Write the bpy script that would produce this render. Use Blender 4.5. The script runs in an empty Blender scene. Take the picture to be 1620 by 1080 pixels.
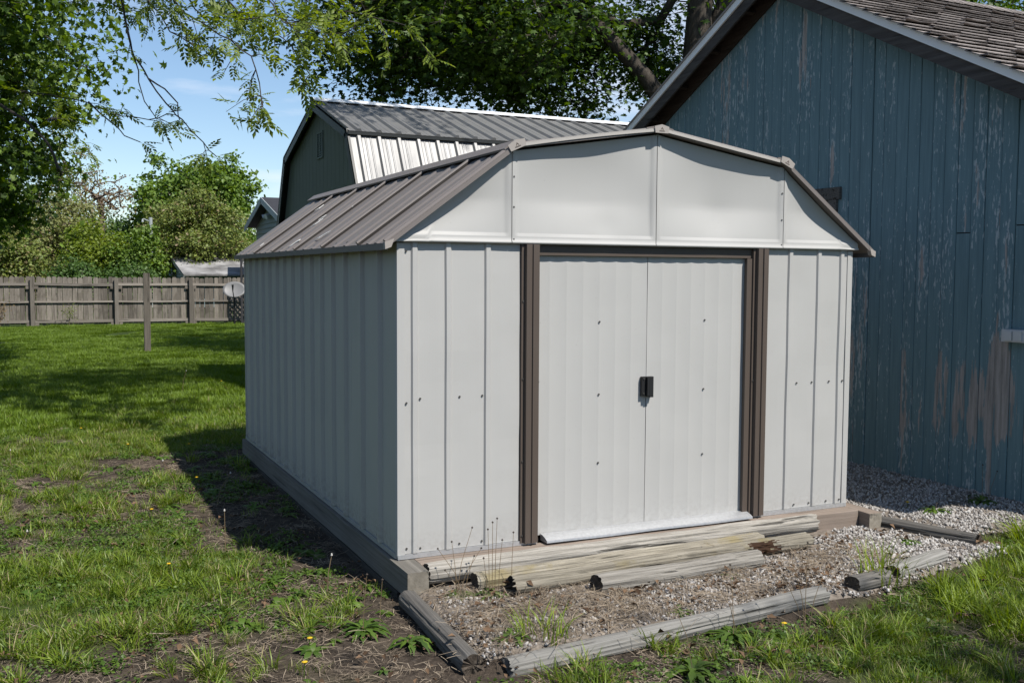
import bpy, bmesh, math, random
import numpy as np
from mathutils import Vector, Matrix, Euler, noise as mnoise

rng = np.random.default_rng(7)
random.seed(7)
scene = bpy.context.scene
COL = scene.collection
PI = math.pi

# ------------------------------------------------------------------ camera
cam_d = bpy.data.cameras.new('camera')
cam = bpy.data.objects.new('camera', cam_d)
COL.objects.link(cam)
CAM = Vector((-1.6564, -4.9052, 1.4630))
right = Vector((0.90548577, -0.42434319, 0.00532653))
up = Vector((0.02329249, 0.06222739, 0.99779016))
fwd = Vector((0.42373692, 0.90336073, -0.06623003))
cam.matrix_world = Matrix(((right.x, up.x, -fwd.x, CAM.x), (right.y, up.y, -fwd.y, CAM.y),
                           (right.z, up.z, -fwd.z, CAM.z), (0, 0, 0, 1)))
cam_d.sensor_width = 36.0
cam_d.lens = 36.0 * 1596.3 / 1620.0
cam_d.clip_start = 0.05
cam_d.clip_end = 3000
scene.camera = cam

# ------------------------------------------------------------------ light
SUN_TO = Vector((0.53, -1.20, 1.78)).normalized()
SUN_EL = math.asin(SUN_TO.z)
SUN_AZ = math.atan2(SUN_TO.x, SUN_TO.y)
world = bpy.data.worlds.new('World')
scene.world = world
world.use_nodes = True
wn = world.node_tree
wn.nodes.clear()


def wnode(t, **k):
    n = wn.nodes.new(t)
    for a, b in k.items():
        setattr(n, a, b)
    return n


w_out = wnode('ShaderNodeOutputWorld')
w_bg = wnode('ShaderNodeBackground')
w_bg.inputs['Strength'].default_value = 0.10
w_sky = wnode('ShaderNodeTexSky', sky_type='NISHITA', sun_disc=False)
w_sky.sun_elevation = SUN_EL
w_sky.sun_rotation = SUN_AZ
w_sky.air_density = 1.0
w_sky.dust_density = 0.15
w_sky.ozone_density = 3.2
w_tc = wnode('ShaderNodeTexCoord')
w_map = wnode('ShaderNodeMapping')
w_map.inputs['Scale'].default_value = (1.6, 1.6, 9.0)
w_map.inputs['Location'].default_value = (0.35, 0.2, 0.45)
w_n = wnode('ShaderNodeTexNoise')
w_n.inputs['Scale'].default_value = 1.7
w_n.inputs['Detail'].default_value = 7
w_n.inputs['Roughness'].default_value = 0.55
w_r = wnode('ShaderNodeValToRGB')
w_r.color_ramp.elements[0].position = 0.55
w_r.color_ramp.elements[0].color = (0, 0, 0, 1)
w_r.color_ramp.elements[1].position = 0.80
w_r.color_ramp.elements[1].color = (1, 1, 1, 1)
w_mix = wnode('ShaderNodeMix', data_type='RGBA')
w_mix.inputs['B'].default_value = (7.4, 7.6, 8.2, 1)
wl = wn.links.new
wl(w_tc.outputs['Generated'], w_map.inputs['Vector'])
wl(w_map.outputs['Vector'], w_n.inputs['Vector'])
wl(w_n.outputs['Fac'], w_r.inputs['Fac'])
wl(w_r.outputs['Color'], w_mix.inputs['Factor'])
wl(w_sky.outputs['Color'], w_mix.inputs['A'])
wl(w_mix.outputs['Result'], w_bg.inputs['Color'])
wl(w_bg.outputs['Background'], w_out.inputs['Surface'])

sun_d = bpy.data.lights.new('sun', 'SUN')
sun_d.energy = 5.0
sun_d.angle = math.radians(0.53)
sun_d.color = (1.0, 0.95, 0.88)
sun = bpy.data.objects.new('sun', sun_d)
COL.objects.link(sun)
sun.rotation_euler = SUN_TO.to_track_quat('Z', 'Y').to_euler()
sun.location = (5, -12, 18)

scene.view_settings.view_transform = 'Standard'
scene.view_settings.look = 'None'
scene.view_settings.gamma = 1.0
scene.view_settings.exposure = 0.5
scene.view_settings.use_curve_mapping = False
scene.render.engine = 'CYCLES'
scene.cycles.max_bounces = 6
scene.cycles.diffuse_bounces = 3
scene.cycles.glossy_bounces = 3
scene.cycles.transmission_bounces = 3
scene.cycles.transparent_max_bounces = 4
scene.cycles.use_denoising = True


# ------------------------------------------------------------------ materials
class NT:
    def __init__(self, name):
        self.m = bpy.data.materials.new(name)
        self.m.use_nodes = True
        self.t = self.m.node_tree
        self.t.nodes.clear()
        self.out = self.t.nodes.new('ShaderNodeOutputMaterial')
        self.b = self.t.nodes.new('ShaderNodeBsdfPrincipled')
        self.link(self.b.outputs[0], self.out.inputs[0])

    def n(self, t, **k):
        x = self.t.nodes.new(t)
        for a, b in k.items():
            setattr(x, a, b)
        return x

    def link(self, a, b):
        self.t.links.new(a, b)

    def coord(self, which='Object', scale=(1, 1, 1), loc=(0, 0, 0), rand=0.0):
        tc = self.n('ShaderNodeTexCoord')
        mp = self.n('ShaderNodeMapping')
        mp.inputs['Scale'].default_value = scale
        mp.inputs['Location'].default_value = loc
        if rand:
            oi = self.n('ShaderNodeObjectInfo')
            ml = self.n('ShaderNodeMath', operation='MULTIPLY')
            ml.inputs[1].default_value = rand
            self.link(oi.outputs['Random'], ml.inputs[0])
            ad = self.n('ShaderNodeVectorMath', operation='ADD')
            self.link(tc.outputs[which], ad.inputs[0])
            self.link(ml.outputs[0], ad.inputs[1])
            self.link(ad.outputs[0], mp.inputs['Vector'])
        else:
            self.link(tc.outputs[which], mp.inputs['Vector'])
        return mp.outputs[0]

    def noise(self, vec, scale=5, detail=4, rough=0.5):
        x = self.n('ShaderNodeTexNoise')
        x.inputs['Scale'].default_value = scale
        x.inputs['Detail'].default_value = detail
        x.inputs['Roughness'].default_value = rough
        self.link(vec, x.inputs['Vector'])
        return x.outputs['Fac']

    def ramp(self, fac, stops):
        r = self.n('ShaderNodeValToRGB')
        e = r.color_ramp.elements
        while len(e) > 1:
            e.remove(e[-1])
        e[0].position, e[0].color = stops[0][0], c4(stops[0][1])
        for p, c in stops[1:]:
            x = e.new(p)
            x.color = c4(c)
        self.link(fac, r.inputs['Fac'])
        return r.outputs['Color']

    def mix(self, fac, a, b, blend='MIX'):
        x = self.n('ShaderNodeMix', data_type='RGBA', blend_type=blend)
        for v, s in ((fac, 'Factor'), (a, 'A'), (b, 'B')):
            if isinstance(v, (int, float)):
                x.inputs[s].default_value = v
            elif isinstance(v, tuple):
                x.inputs[s].default_value = c4(v)
            else:
                self.link(v, x.inputs[s])
        return x.outputs['Result']

    def math(self, op, a, b=None, clamp=False):
        x = self.n('ShaderNodeMath', operation=op, use_clamp=clamp)
        for i, v in enumerate((a, b)):
            if v is None:
                continue
            if isinstance(v, (int, float)):
                x.inputs[i].default_value = v
            else:
                self.link(v, x.inputs[i])
        return x.outputs[0]

    def bump(self, h, dist=0.01, strength=0.5):
        x = self.n('ShaderNodeBump')
        x.inputs['Distance'].default_value = dist
        x.inputs['Strength'].default_value = strength
        self.link(h, x.inputs['Height'])
        self.link(x.outputs[0], self.b.inputs['Normal'])

    def set(self, color=None, rough=None, metal=None, spec=None):
        for v, s in ((color, 'Base Color'), (rough, 'Roughness'), (metal, 'Metallic'), (spec, 'Specular IOR Level')):
            if v is None:
                continue
            if isinstance(v, (int, float)):
                self.b.inputs[s].default_value = v
            elif isinstance(v, tuple):
                self.b.inputs[s].default_value = c4(v)
            else:
                self.link(v, self.b.inputs[s])
        return self.m


def c4(c):
    if isinstance(c, (int, float)):
        return (c, c, c, 1)
    return (c[0], c[1], c[2], 1)


def painted_metal(name, col, rough=0.42, streak=0.06, dirt=(0.2, 0.19, 0.17), dirt_amt=0.25, micro=0.0, axis='Z', splash=0.0):
    t = NT(name)
    vec = t.coord('Object', (14, 14, 0.6) if axis == 'Z' else (14, 0.8, 0.8))
    n1 = t.noise(vec, 1.0, 5, 0.6)
    n2 = t.noise(t.coord('Object', (1, 1, 1)), 2.3, 5, 0.6)
    a = t.mix(n1, tuple(c * (1 - streak) for c in col), tuple(min(1, c * (1 + streak)) for c in col))
    d = t.math('MULTIPLY', t.math('SUBTRACT', n2, 0.5, True), dirt_amt * 2)
    a = t.mix(d, a, dirt)
    if splash:
        sx = t.n('ShaderNodeSeparateXYZ')
        t.link(t.coord('Object', (1, 1, 1)), sx.inputs[0])
        mr = t.n('ShaderNodeMapRange')
        mr.inputs['From Min'].default_value = 0.22
        mr.inputs['From Max'].default_value = 0.0
        t.link(sx.outputs['Z'], mr.inputs['Value'])
        sn = t.noise(t.coord('Object', (1, 1, 1)), 34, 5, 0.7)
        sm = t.math('MULTIPLY', t.math('POWER', mr.outputs[0], 1.6), t.ramp(sn, [(0.42, 0), (0.62, 1)]))
        a = t.mix(t.math('MULTIPLY', sm, splash), a, (0.12, 0.10, 0.08))
    n3 = t.noise(t.coord('Object', (1, 1, 1)), 85, 2, 0.5)
    sp = t.ramp(n3, [(0.0, 0), (0.735, 0), (0.76, 1), (1.0, 1)])
    a = t.mix(t.math('MULTIPLY', sp, 0.35), a, dirt)
    r = t.math('ADD', t.math('MULTIPLY', n2, 0.2), rough - 0.1)
    if micro:
        w = t.n('ShaderNodeTexWave', wave_type='BANDS', bands_direction='X')
        w.inputs['Scale'].default_value = micro
        t.link(t.coord('Object', (1, 1, 0.001)), w.inputs['Vector'])
        t.bump(w.outputs['Fac'], 0.0003, 0.12)
    return t.set(a, r, 0.0, 0.3)


M = {}
M['shed'] = painted_metal('shed_paint', (0.37, 0.367, 0.354), 0.6, 0.015, (0.2244, 0.2178, 0.198), 0.12, micro=22, splash=0.2)
M['gable'] = painted_metal('shed_gable_paint', (0.37, 0.367, 0.354), 0.58, 0.012, (0.2376, 0.231, 0.2112), 0.12)
M['side'] = painted_metal('shed_side_paint', (0.368, 0.358, 0.316), 0.6, 0.04, (0.2376, 0.2376, 0.2178), 0.3, splash=0.5)
M['roof'] = painted_metal('taupe_roof_paint', (0.158, 0.14, 0.131), 0.5, 0.05, (0.1716, 0.1551, 0.1419), 0.5, axis='X')
M['trim'] = painted_metal('brown_trim_paint', (0.078, 0.061, 0.05), 0.5, 0.05, (0.12, 0.1, 0.085), 0.2)
M['cream'] = painted_metal('cream_cap', (0.3036, 0.2772, 0.2541), 0.55, 0.05, (0.198, 0.165, 0.1452), 0.4)
M['seamshade'] = painted_metal('seam_shade_dark', (0.02, 0.017, 0.015), 0.8, 0.05)  # near-black for the shade lines painted along the roof seams
M['pale'] = painted_metal('pale_trim', (0.3696, 0.3498, 0.3234), 0.55, 0.05, (0.231, 0.2046, 0.1782), 0.3)
M['emblem'] = painted_metal('emblem_brown', (0.0792, 0.0594, 0.0495), 0.6, 0.05)


def simple(name, col, rough=0.6, metal=0.0, var=0.15, scale=8, bump=0.0):
    t = NT(name)
    n = t.noise(t.coord('Object', (1, 1, 1), rand=40.0), scale, 5, 0.6)
    a = t.mix(n, tuple(c * (1 - var) for c in col), tuple(min(1, c * (1 + var)) for c in col))
    if bump:
        t.bump(n, bump, 0.6)
    return t.set(a, rough, metal)


M['galv'] = simple('galvanised_steel', (0.4624, 0.4692, 0.476), 0.42, 0.6, 0.25, 55)
M['screw'] = simple('screw_steel', (0.1088, 0.102, 0.0952), 0.4, 0.6, 0.3)
M['black'] = simple('black_plastic', (0.004, 0.004, 0.0045), 0.6, 0.0, 0.2)
M['white'] = simple('white_plastic', (0.4896, 0.5032, 0.51), 0.4, 0.0, 0.05)
M['dark'] = simple('dark_interior', (0.0068, 0.0068, 0.0068), 0.9)
M['dish'] = simple('dish_grey', (0.15, 0.15, 0.15), 0.5, 0.0, 0.1)
M['dropping'] = simple('bird_dropping', (0.51, 0.51, 0.4896), 0.8, 0, 0.2, 60)


def wood(name, cols, axis=0, along=1.6, across=42, crack=0.55, rough=0.85, bump=0.006, patch=None, vary=0.45):
    t = NT(name)
    s = [across] * 3
    s[axis] = along
    v = t.coord('Object', tuple(s), rand=30.0)
    g = t.noise(v, 1.0, 6, 0.65)
    s2 = [across * 0.35] * 3
    s2[axis] = along * 0.6
    v2 = t.coord('Object', tuple(s2), rand=17.0)
    g2 = t.noise(v2, 1.0, 4, 0.5)
    lo, mid, hi = cols
    a = t.ramp(g, [(0.25, lo), (0.5, mid), (0.75, hi)])
    cr = t.ramp(g2, [(0.0, 1), (0.33, 1), (0.375, 0), (1, 0)])
    a = t.mix(t.math('MULTIPLY', cr, crack), a, (0.012, 0.01, 0.008))
    n3 = t.noise(t.coord('Object', (1, 1, 1), rand=9.0), 3.5, 5, 0.6)
    a = t.mix(t.math('MULTIPLY', n3, 0.75), a, tuple(c * 0.6 for c in mid))
    if patch:
        a = t.mix(t.ramp(n3, [(0.0, 0), (0.55, 0), (0.66, 0.7), (1, 0.7)]), a, patch)
    oi = t.n('ShaderNodeObjectInfo')
    k = t.math('ADD', t.math('MULTIPLY', oi.outputs['Random'], vary), 1.0 - vary * 0.6)
    hs = t.n('ShaderNodeHueSaturation')
    t.link(k, hs.inputs['Value'])
    t.link(a, hs.inputs['Color'])
    h = t.math('SUBTRACT', g, t.math('MULTIPLY', cr, 1.2))
    t.bump(h, bump, 0.8)
    return t.set(hs.outputs[0], rough, 0.0, 0.2)


M['log'] = wood('bleached_log', ((0.085, 0.076, 0.064), (0.30, 0.28, 0.245), (0.48, 0.455, 0.415)), 0, 2.6, 85, 0.95, bump=0.012)
M['logtan'] = wood('weathered_tan_log', ((0.045, 0.038, 0.03), (0.25, 0.226, 0.178), (0.47, 0.43, 0.355)), 0, 2.6, 85, 0.95, bump=0.012, patch=(0.2, 0.165, 0.08))
M['logend'] = wood('log_end', ((0.022, 0.018, 0.014), (0.07, 0.056, 0.043), (0.14, 0.117, 0.094)), 0, 20, 60, 0.7)
M['rot'] = wood('rotten_wood', ((0.0111, 0.00666, 0.00444), (0.0518, 0.0259, 0.01332), (0.111, 0.0592, 0.0333)), 0, 6, 40, 0.9, bump=0.02)
M['edging'] = wood('grey_edging', ((0.0518, 0.04884, 0.04292), (0.1258, 0.1184, 0.1073), (0.222, 0.2109, 0.1924)), 0, 2.2, 85, 0.9)
M['edginglite'] = wood('pale_edging', ((0.1036, 0.0999, 0.0888), (0.2294, 0.222, 0.2035), (0.333, 0.3256, 0.3034)), 0, 2.2, 85, 0.8)
M['redwood'] = wood('reddish_base', ((0.10, 0.08, 0.066), (0.205, 0.165, 0.135), (0.275, 0.23, 0.195)), 0, 1.4, 60, 0.6, bump=0.003)
M['base'] = wood('grey_base', ((0.085, 0.079, 0.068), (0.175, 0.163, 0.142), (0.27, 0.255, 0.225)), 0, 1.4, 60, 0.5, bump=0.003)
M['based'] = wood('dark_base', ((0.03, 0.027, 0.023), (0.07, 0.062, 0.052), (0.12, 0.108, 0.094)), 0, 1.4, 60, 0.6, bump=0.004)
M['block'] = wood('block_end', ((0.1258, 0.111, 0.0888), (0.222, 0.1998, 0.1628), (0.3108, 0.2812, 0.2368)), 0, 10, 30, 0.5, bump=0.003)
M['fence'] = wood('fence_picket', ((0.0962, 0.0851, 0.0703), (0.1924, 0.1702, 0.1443), (0.296, 0.2701, 0.2368)), 2, 2.0, 35, 0.5, patch=(0.0888, 0.0777, 0.0629), vary=0.75)
M['rail'] = wood('fence_rail', ((0.1406, 0.1221, 0.1036), (0.2516, 0.2257, 0.1961), (0.333, 0.3071, 0.2738)), 0, 1.5, 35, 0.6)
M['post'] = wood('post_wood', ((0.0888, 0.0777, 0.06512), (0.1702, 0.1517, 0.1295), (0.2294, 0.2072, 0.1776)), 2, 2, 40, 0.8)
M['rake'] = wood('rake_board', ((0.037, 0.03404, 0.03182), (0.0888, 0.0814, 0.0777), (0.148, 0.1406, 0.1332)), 1, 1.4, 30, 0.8)
M['soffit'] = wood('soffit_board', ((0.0222, 0.01628, 0.01258), (0.0481, 0.03552, 0.02738), (0.0814, 0.0629, 0.0518)), 1, 1.4, 30, 0.8)
M['bark'] = wood('tree_bark', ((0.0222, 0.0185, 0.0148), (0.0703, 0.0592, 0.04736), (0.1258, 0.1095, 0.0888)), 2, 5, 16, 0.6, bump=0.03)
M['twig'] = simple('twig_bark', (0.0306, 0.02448, 0.01904), 0.8, 0, 0.3)
M['bareb'] = simple('bare_branch', (0.1088, 0.0816, 0.0612), 0.8, 0, 0.3)


def barn_paint():
    t = NT('barn_blue_paint')
    P = t.coord('Object', (1, 1, 1))
    fine = t.noise(t.coord('Object', (40, 40, 2.2), rand=11.0), 1.0, 6, 0.65)
    peel = t.noise(t.coord('Object', (9, 9, 0.75), rand=13.0), 1.0, 7, 0.62)
    spk = t.noise(t.coord('Object', (60, 60, 14)), 1.0, 4, 0.6)
    big = t.noise(P, 0.55, 3, 0.5)
    blue = t.ramp(fine, [(0.2, (0.085, 0.152, 0.176)), (0.55, (0.130, 0.220, 0.250)), (0.85, (0.185, 0.285, 0.315))])
    fade = t.noise(P, 1.3, 5, 0.6)
    blue = t.mix(t.math('MULTIPLY', fade, 0.4), blue, (0.13, 0.185, 0.2))
    grey = t.ramp(fine, [(0.25, (0.1485, 0.1288, 0.1155)), (0.5, (0.3135, 0.2772, 0.2558)), (0.8, (0.462, 0.4208, 0.396))])
    # wear: stronger low on the wall towards its near end, as splash and sun have worn it
    sp = t.n('ShaderNodeSeparateXYZ')
    t.link(P, sp.inputs[0])
    near = t.n('ShaderNodeMapRange')
    near.inputs['From Min'].default_value = 1.2
    near.inputs['From Max'].default_value = 0.1
    t.link(sp.outputs['Y'], near.inputs['Value'])
    hb = t.n('ShaderNodeValToRGB')
    hb.color_ramp.elements[0].position = 0.10
    hb.color_ramp.elements[0].color = (0, 0, 0, 1)
    hb.color_ramp.elements[1].position = 0.2
    hb.color_ramp.elements[1].color = (1, 1, 1, 1)
    for p_, c_ in ((0.36, 1.0), (0.5, 0.0)):
        e_ = hb.color_ramp.elements.new(p_)
        e_.color = c4(c_)
    zz = t.math('MULTIPLY', sp.outputs['Z'], 0.42)
    t.link(t.math('ADD', zz, 0.04), hb.inputs['Fac'])
    wear = t.math('MULTIPLY', near.outputs[0], hb.outputs['Color'])
    th = t.math('ADD', peel, t.math('MULTIPLY', wear, 0.165))
    th = t.math('ADD', th, t.math('MULTIPLY', t.math('SUBTRACT', t.noise(t.coord('Object', (26, 26, 2.6), rand=21.0), 1.0, 5, 0.6), 0.5), 0.16))
    th = t.math('ADD', th, t.math('MULTIPLY', t.math('SUBTRACT', big, 0.5), 0.16))
    m1 = t.ramp(th, [(0.0, 0), (0.625, 0), (0.64, 1), (1, 1)])
    # pale primer flecks in vertical streaks
    m2 = t.ramp(t.math('ADD', t.math('MULTIPLY', spk, 0.55), t.math('ADD', t.math('MULTIPLY', peel, 0.5), t.math('MULTIPLY', big, 0.10))), [(0, 0), (0.635, 0), (0.66, 1), (1, 1)])
    a = t.mix(t.math('MULTIPLY', m2, 0.5), blue, (0.5445, 0.5775, 0.5857))
    a = t.mix(t.math('MULTIPLY', m1, 0.9), a, grey)
    h = t.math('SUBTRACT', t.math('MULTIPLY', fine, 0.5), t.math('MULTIPLY', m1, 0.6))
    t.bump(h, 0.003, 0.7)
    return t.set(a, 0.72, 0, 0.25)


M['barn'] = barn_paint()
M['barntrim'] = simple('grey_white_trim', (0.78, 0.79, 0.8), 0.5, 0, 0.06, 3)


def shingle_mat():
    t = NT('shingle')
    oi = t.n('ShaderNodeObjectInfo')
    n = t.noise(t.coord('Object', (1, 1, 1), rand=20), 90, 3, 0.6)
    n2 = t.noise(t.coord('Object', (1, 1, 1)), 1.7, 4, 0.6)
    a = t.ramp(n, [(0.3, (0.1495, 0.1299, 0.1196)), (0.7, (0.3335, 0.299, 0.2794))])
    a = t.mix(t.math('MULTIPLY', n2, 0.6), a, (0.23, 0.2093, 0.1978))
    hs = t.n('ShaderNodeHueSaturation')
    ge = t.n('ShaderNodeNewGeometry')
    rr = t.math('FRACT', t.math('ADD', oi.outputs['Random'], ge.outputs['Random Per Island']))
    t.link(t.math('ADD', t.math('MULTIPLY', rr, 0.4), 0.75), hs.inputs['Value'])
    t.link(a, hs.inputs['Color'])
    t.bump(n, 0.004, 0.6)
    return t.set(hs.outputs[0], 0.95, 0, 0.15)


M['shingle'] = shingle_mat()
M['tar'] = simple('dark_shingle', (0.0204, 0.0204, 0.0238), 0.85, 0, 0.4, 6)
M['greenwall'] = simple('green_siding', (0.135, 0.155, 0.135), 0.7, 0, 0.12, 5)
M['greentrim'] = simple('dark_green_trim', (0.01088, 0.01292, 0.01156), 0.5, 0, 0.2)
M['ventwhite'] = simple('vent_grey', (0.102, 0.1292, 0.1122), 0.6)


def sheet_metal():
    t = NT('galvalume_sheet')
    n = t.noise(t.coord('Object', (1, 1, 1)), 1.6, 6, 0.65)
    n2 = t.noise(t.coord('Object', (10, 1.2, 1.2)), 1.0, 4, 0.6)
    a = t.ramp(n, [(0.3, (0.1815, 0.1815, 0.1815)), (0.7, (0.2365, 0.2365, 0.2338))])
    r = t.math('ADD', t.math('MULTIPLY', n2, 0.22), 0.47)
    return t.set(a, r, 0.6)


M['sheet'] = sheet_metal()
M['housewall'] = simple('house_siding', (0.204, 0.2312, 0.2108), 0.7, 0, 0.06)
M['housetrim'] = simple('house_trim', (0.2856, 0.3128, 0.3128), 0.6, 0, 0.05)
M['bluewall'] = simple('blue_grey_siding', (0.2312, 0.3128, 0.34), 0.7, 0, 0.06)


def worn_roof():
    t = NT('worn_roof')
    n = t.noise(t.coord('Object', (1, 1, 1)), 0.9, 6, 0.65)
    a = t.ramp(n, [(0.3, (0.056, 0.0544, 0.0528)), (0.46, (0.16, 0.156, 0.152)), (0.6, (0.288, 0.284, 0.28))])
    return t.set(a, 0.9)


M['wornroof'] = worn_roof()


def leaf_mat(name, dark, light, trans=0.45, spec=0.3, island=True, rough=0.5, hue2=None):
    t = NT(name)
    if island:
        g = t.n('ShaderNodeNewGeometry')
        rnd = g.outputs['Random Per Island']
    else:
        oi = t.n('ShaderNodeObjectInfo')
        g = t.n('ShaderNodeNewGeometry')
        rnd = t.math('FRACT', t.math('ADD', oi.outputs['Random'], g.outputs['Random Per Island']))
    stops = [(0.0, dark), (1.0, light)]
    if hue2:
        stops = [(0.0, dark), (0.72, light), (0.86, light), (0.93, hue2), (1.0, hue2)]
    a = t.ramp(rnd, stops)
    t.set(a, rough, 0, spec)
    tr = t.n('ShaderNodeBsdfTranslucent')
    hs = t.n('ShaderNodeHueSaturation')
    hs.inputs['Saturation'].default_value = 1.15
    hs.inputs['Value'].default_value = 1.6
    hs.inputs['Hue'].default_value = 0.488
    t.link(a, hs.inputs['Color'])
    t.link(hs.outputs[0], tr.inputs['Color'])
    ms = t.n('ShaderNodeMixShader')
    ms.inputs[0].default_value = trans
    t.link(t.b.outputs[0], ms.inputs[1])
    t.link(tr.outputs[0], ms.inputs[2])
    t.link(ms.outputs[0], t.out.inputs[0])
    return t.m


M['maple'] = leaf_mat('maple_leaf', (0.022, 0.05, 0.008), (0.075, 0.13, 0.018), 0.32)
M['maple2'] = leaf_mat('left_maple_leaf', (0.036, 0.076, 0.012), (0.16, 0.25, 0.035), 0.36)
M['walnut'] = leaf_mat('walnut_leaf', (0.06, 0.1, 0.014), (0.2, 0.26, 0.04), 0.42)
M['bright'] = leaf_mat('bright_leaf', (0.0738, 0.1312, 0.0205), (0.1558, 0.2378, 0.041), 0.35)
M['yellowgreen'] = leaf_mat('yellow_green_leaf', (0.1066, 0.1558, 0.0164), (0.1968, 0.2542, 0.0369), 0.4)
M['olive'] = leaf_mat('olive_leaf', (0.095, 0.135, 0.03), (0.205, 0.245, 0.065), 0.35, hue2=(0.21, 0.165, 0.085))
M['olivebrown'] = leaf_mat('olive_brown_leaf', (0.115, 0.135, 0.04), (0.22, 0.235, 0.08), 0.3, hue2=(0.21, 0.175, 0.09))
M['rust'] = leaf_mat('rust_bud', (0.15, 0.105, 0.05), (0.26, 0.19, 0.09), 0.3)
M['darkleaf'] = leaf_mat('dark_leaf', (0.041, 0.082, 0.0164), (0.0902, 0.1558, 0.0369), 0.3)
M['grass'] = leaf_mat('grass_blade', (0.05, 0.092, 0.008), (0.18, 0.25, 0.026), 0.34, 0.35, False, 0.45, hue2=(0.30, 0.25, 0.12))
M['grassfar'] = leaf_mat('lawn_blade', (0.06, 0.108, 0.0075), (0.16, 0.24, 0.019), 0.32, 0.3, False, 0.5)
M['weed'] = leaf_mat('weed_leaf', (0.035, 0.075, 0.01), (0.10, 0.165, 0.022), 0.28, 0.35, False, 0.5)
M['lime'] = leaf_mat('lime_grass', (0.10, 0.16, 0.012), (0.22, 0.29, 0.035), 0.34, 0.3, False, 0.5)
M['straw'] = leaf_mat('straw', (0.115, 0.09, 0.065), (0.33, 0.27, 0.2), 0.1, 0.1, False, 0.8)
M['litter'] = leaf_mat('dead_leaf', (0.041, 0.0246, 0.01476), (0.164, 0.1066, 0.0656), 0.05, 0.1, False, 0.8)
M['stalk'] = simple('dry_stalk', (0.136, 0.0952, 0.051), 0.8, 0, 0.3)
M['seed'] = simple('seed_head', (0.0408, 0.0306, 0.0238), 0.9, 0, 0.3)
M['puff'] = simple('seed_puff', (0.408, 0.3944, 0.3672), 0.9, 0, 0.1)
M['yellow'] = simple('dandelion_yellow', (0.51, 0.3264, 0.0068), 0.7, 0, 0.15)


def stone_mat():
    t = NT('white_gravel')
    oi = t.n('ShaderNodeObjectInfo')
    a = t.ramp(oi.outputs['Random'], [(0.0, (0.08541, 0.07764, 0.06988)), (0.3, (0.2174, 0.2018, 0.1864)), (0.65, (0.3494, 0.3339, 0.3144)), (1.0, (0.4813, 0.4697, 0.4503))])
    n = t.noise(t.coord('Object', (1, 1, 1), rand=50), 60, 3, 0.6)
    a = t.mix(t.math('MULTIPLY', n, 0.4), a, (0.2485, 0.2251, 0.2018))
    return t.set(a, 0.9, 0, 0.2)


M['stone'] = stone_mat()


def ground_mat():
    t = NT('soil_and_turf')
    at = t.n('ShaderNodeAttribute')
    at.attribute_name = 'turf'
    P = t.coord('Object', (1, 1, 1))
    n1 = t.noise(P, 26, 6, 0.7)
    n2 = t.noise(P, 5, 5, 0.6)
    n3 = t.noise(t.coord('Object', (1, 1, 1), (3, 9, 0)), 130, 3, 0.6)
    soil = t.ramp(n1, [(0.25, (0.01404, 0.01131, 0.00897)), (0.5, (0.03744, 0.02964, 0.0234)), (0.75, (0.0819, 0.0663, 0.05304))])
    soil = t.mix(t.math('MULTIPLY', t.ramp(n2, [(0.4, 0), (0.7, 1)]), 0.55), soil, (0.1014, 0.07956, 0.05928))
    soil = t.mix(t.ramp(n3, [(0.0, 0), (0.6, 0), (0.7, 0.6), (1, 0.6)]), soil, (0.1716, 0.1365, 0.1014))
    green = t.ramp(n1, [(0.3, (0.01716, 0.03276, 0.00624)), (0.7, (0.0507, 0.0819, 0.01404))])
    f = t.math('MULTIPLY', at.outputs['Fac'], 0.9)
    a = t.mix(f, soil, green)
    t.bump(n1, 0.02, 0.8)
    return t.set(a, 0.95, 0, 0.1)


M['ground'] = ground_mat()


def bed_mat():
    t = NT('gravel_bed')
    P = t.coord('Object', (1, 1, 1))
    v = t.n('ShaderNodeTexVoronoi')
    v.inputs['Scale'].default_value = 55
    t.link(P, v.inputs['Vector'])
    n1 = t.noise(P, 30, 4, 0.6)
    a = t.ramp(n1, [(0.3, (0.092, 0.0782, 0.0644)), (0.7, (0.2392, 0.207, 0.1748))])
    t.bump(v.outputs['Distance'], 0.01, 0.6)
    return t.set(a, 0.95, 0, 0.1)


M['bed'] = bed_mat()


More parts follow.
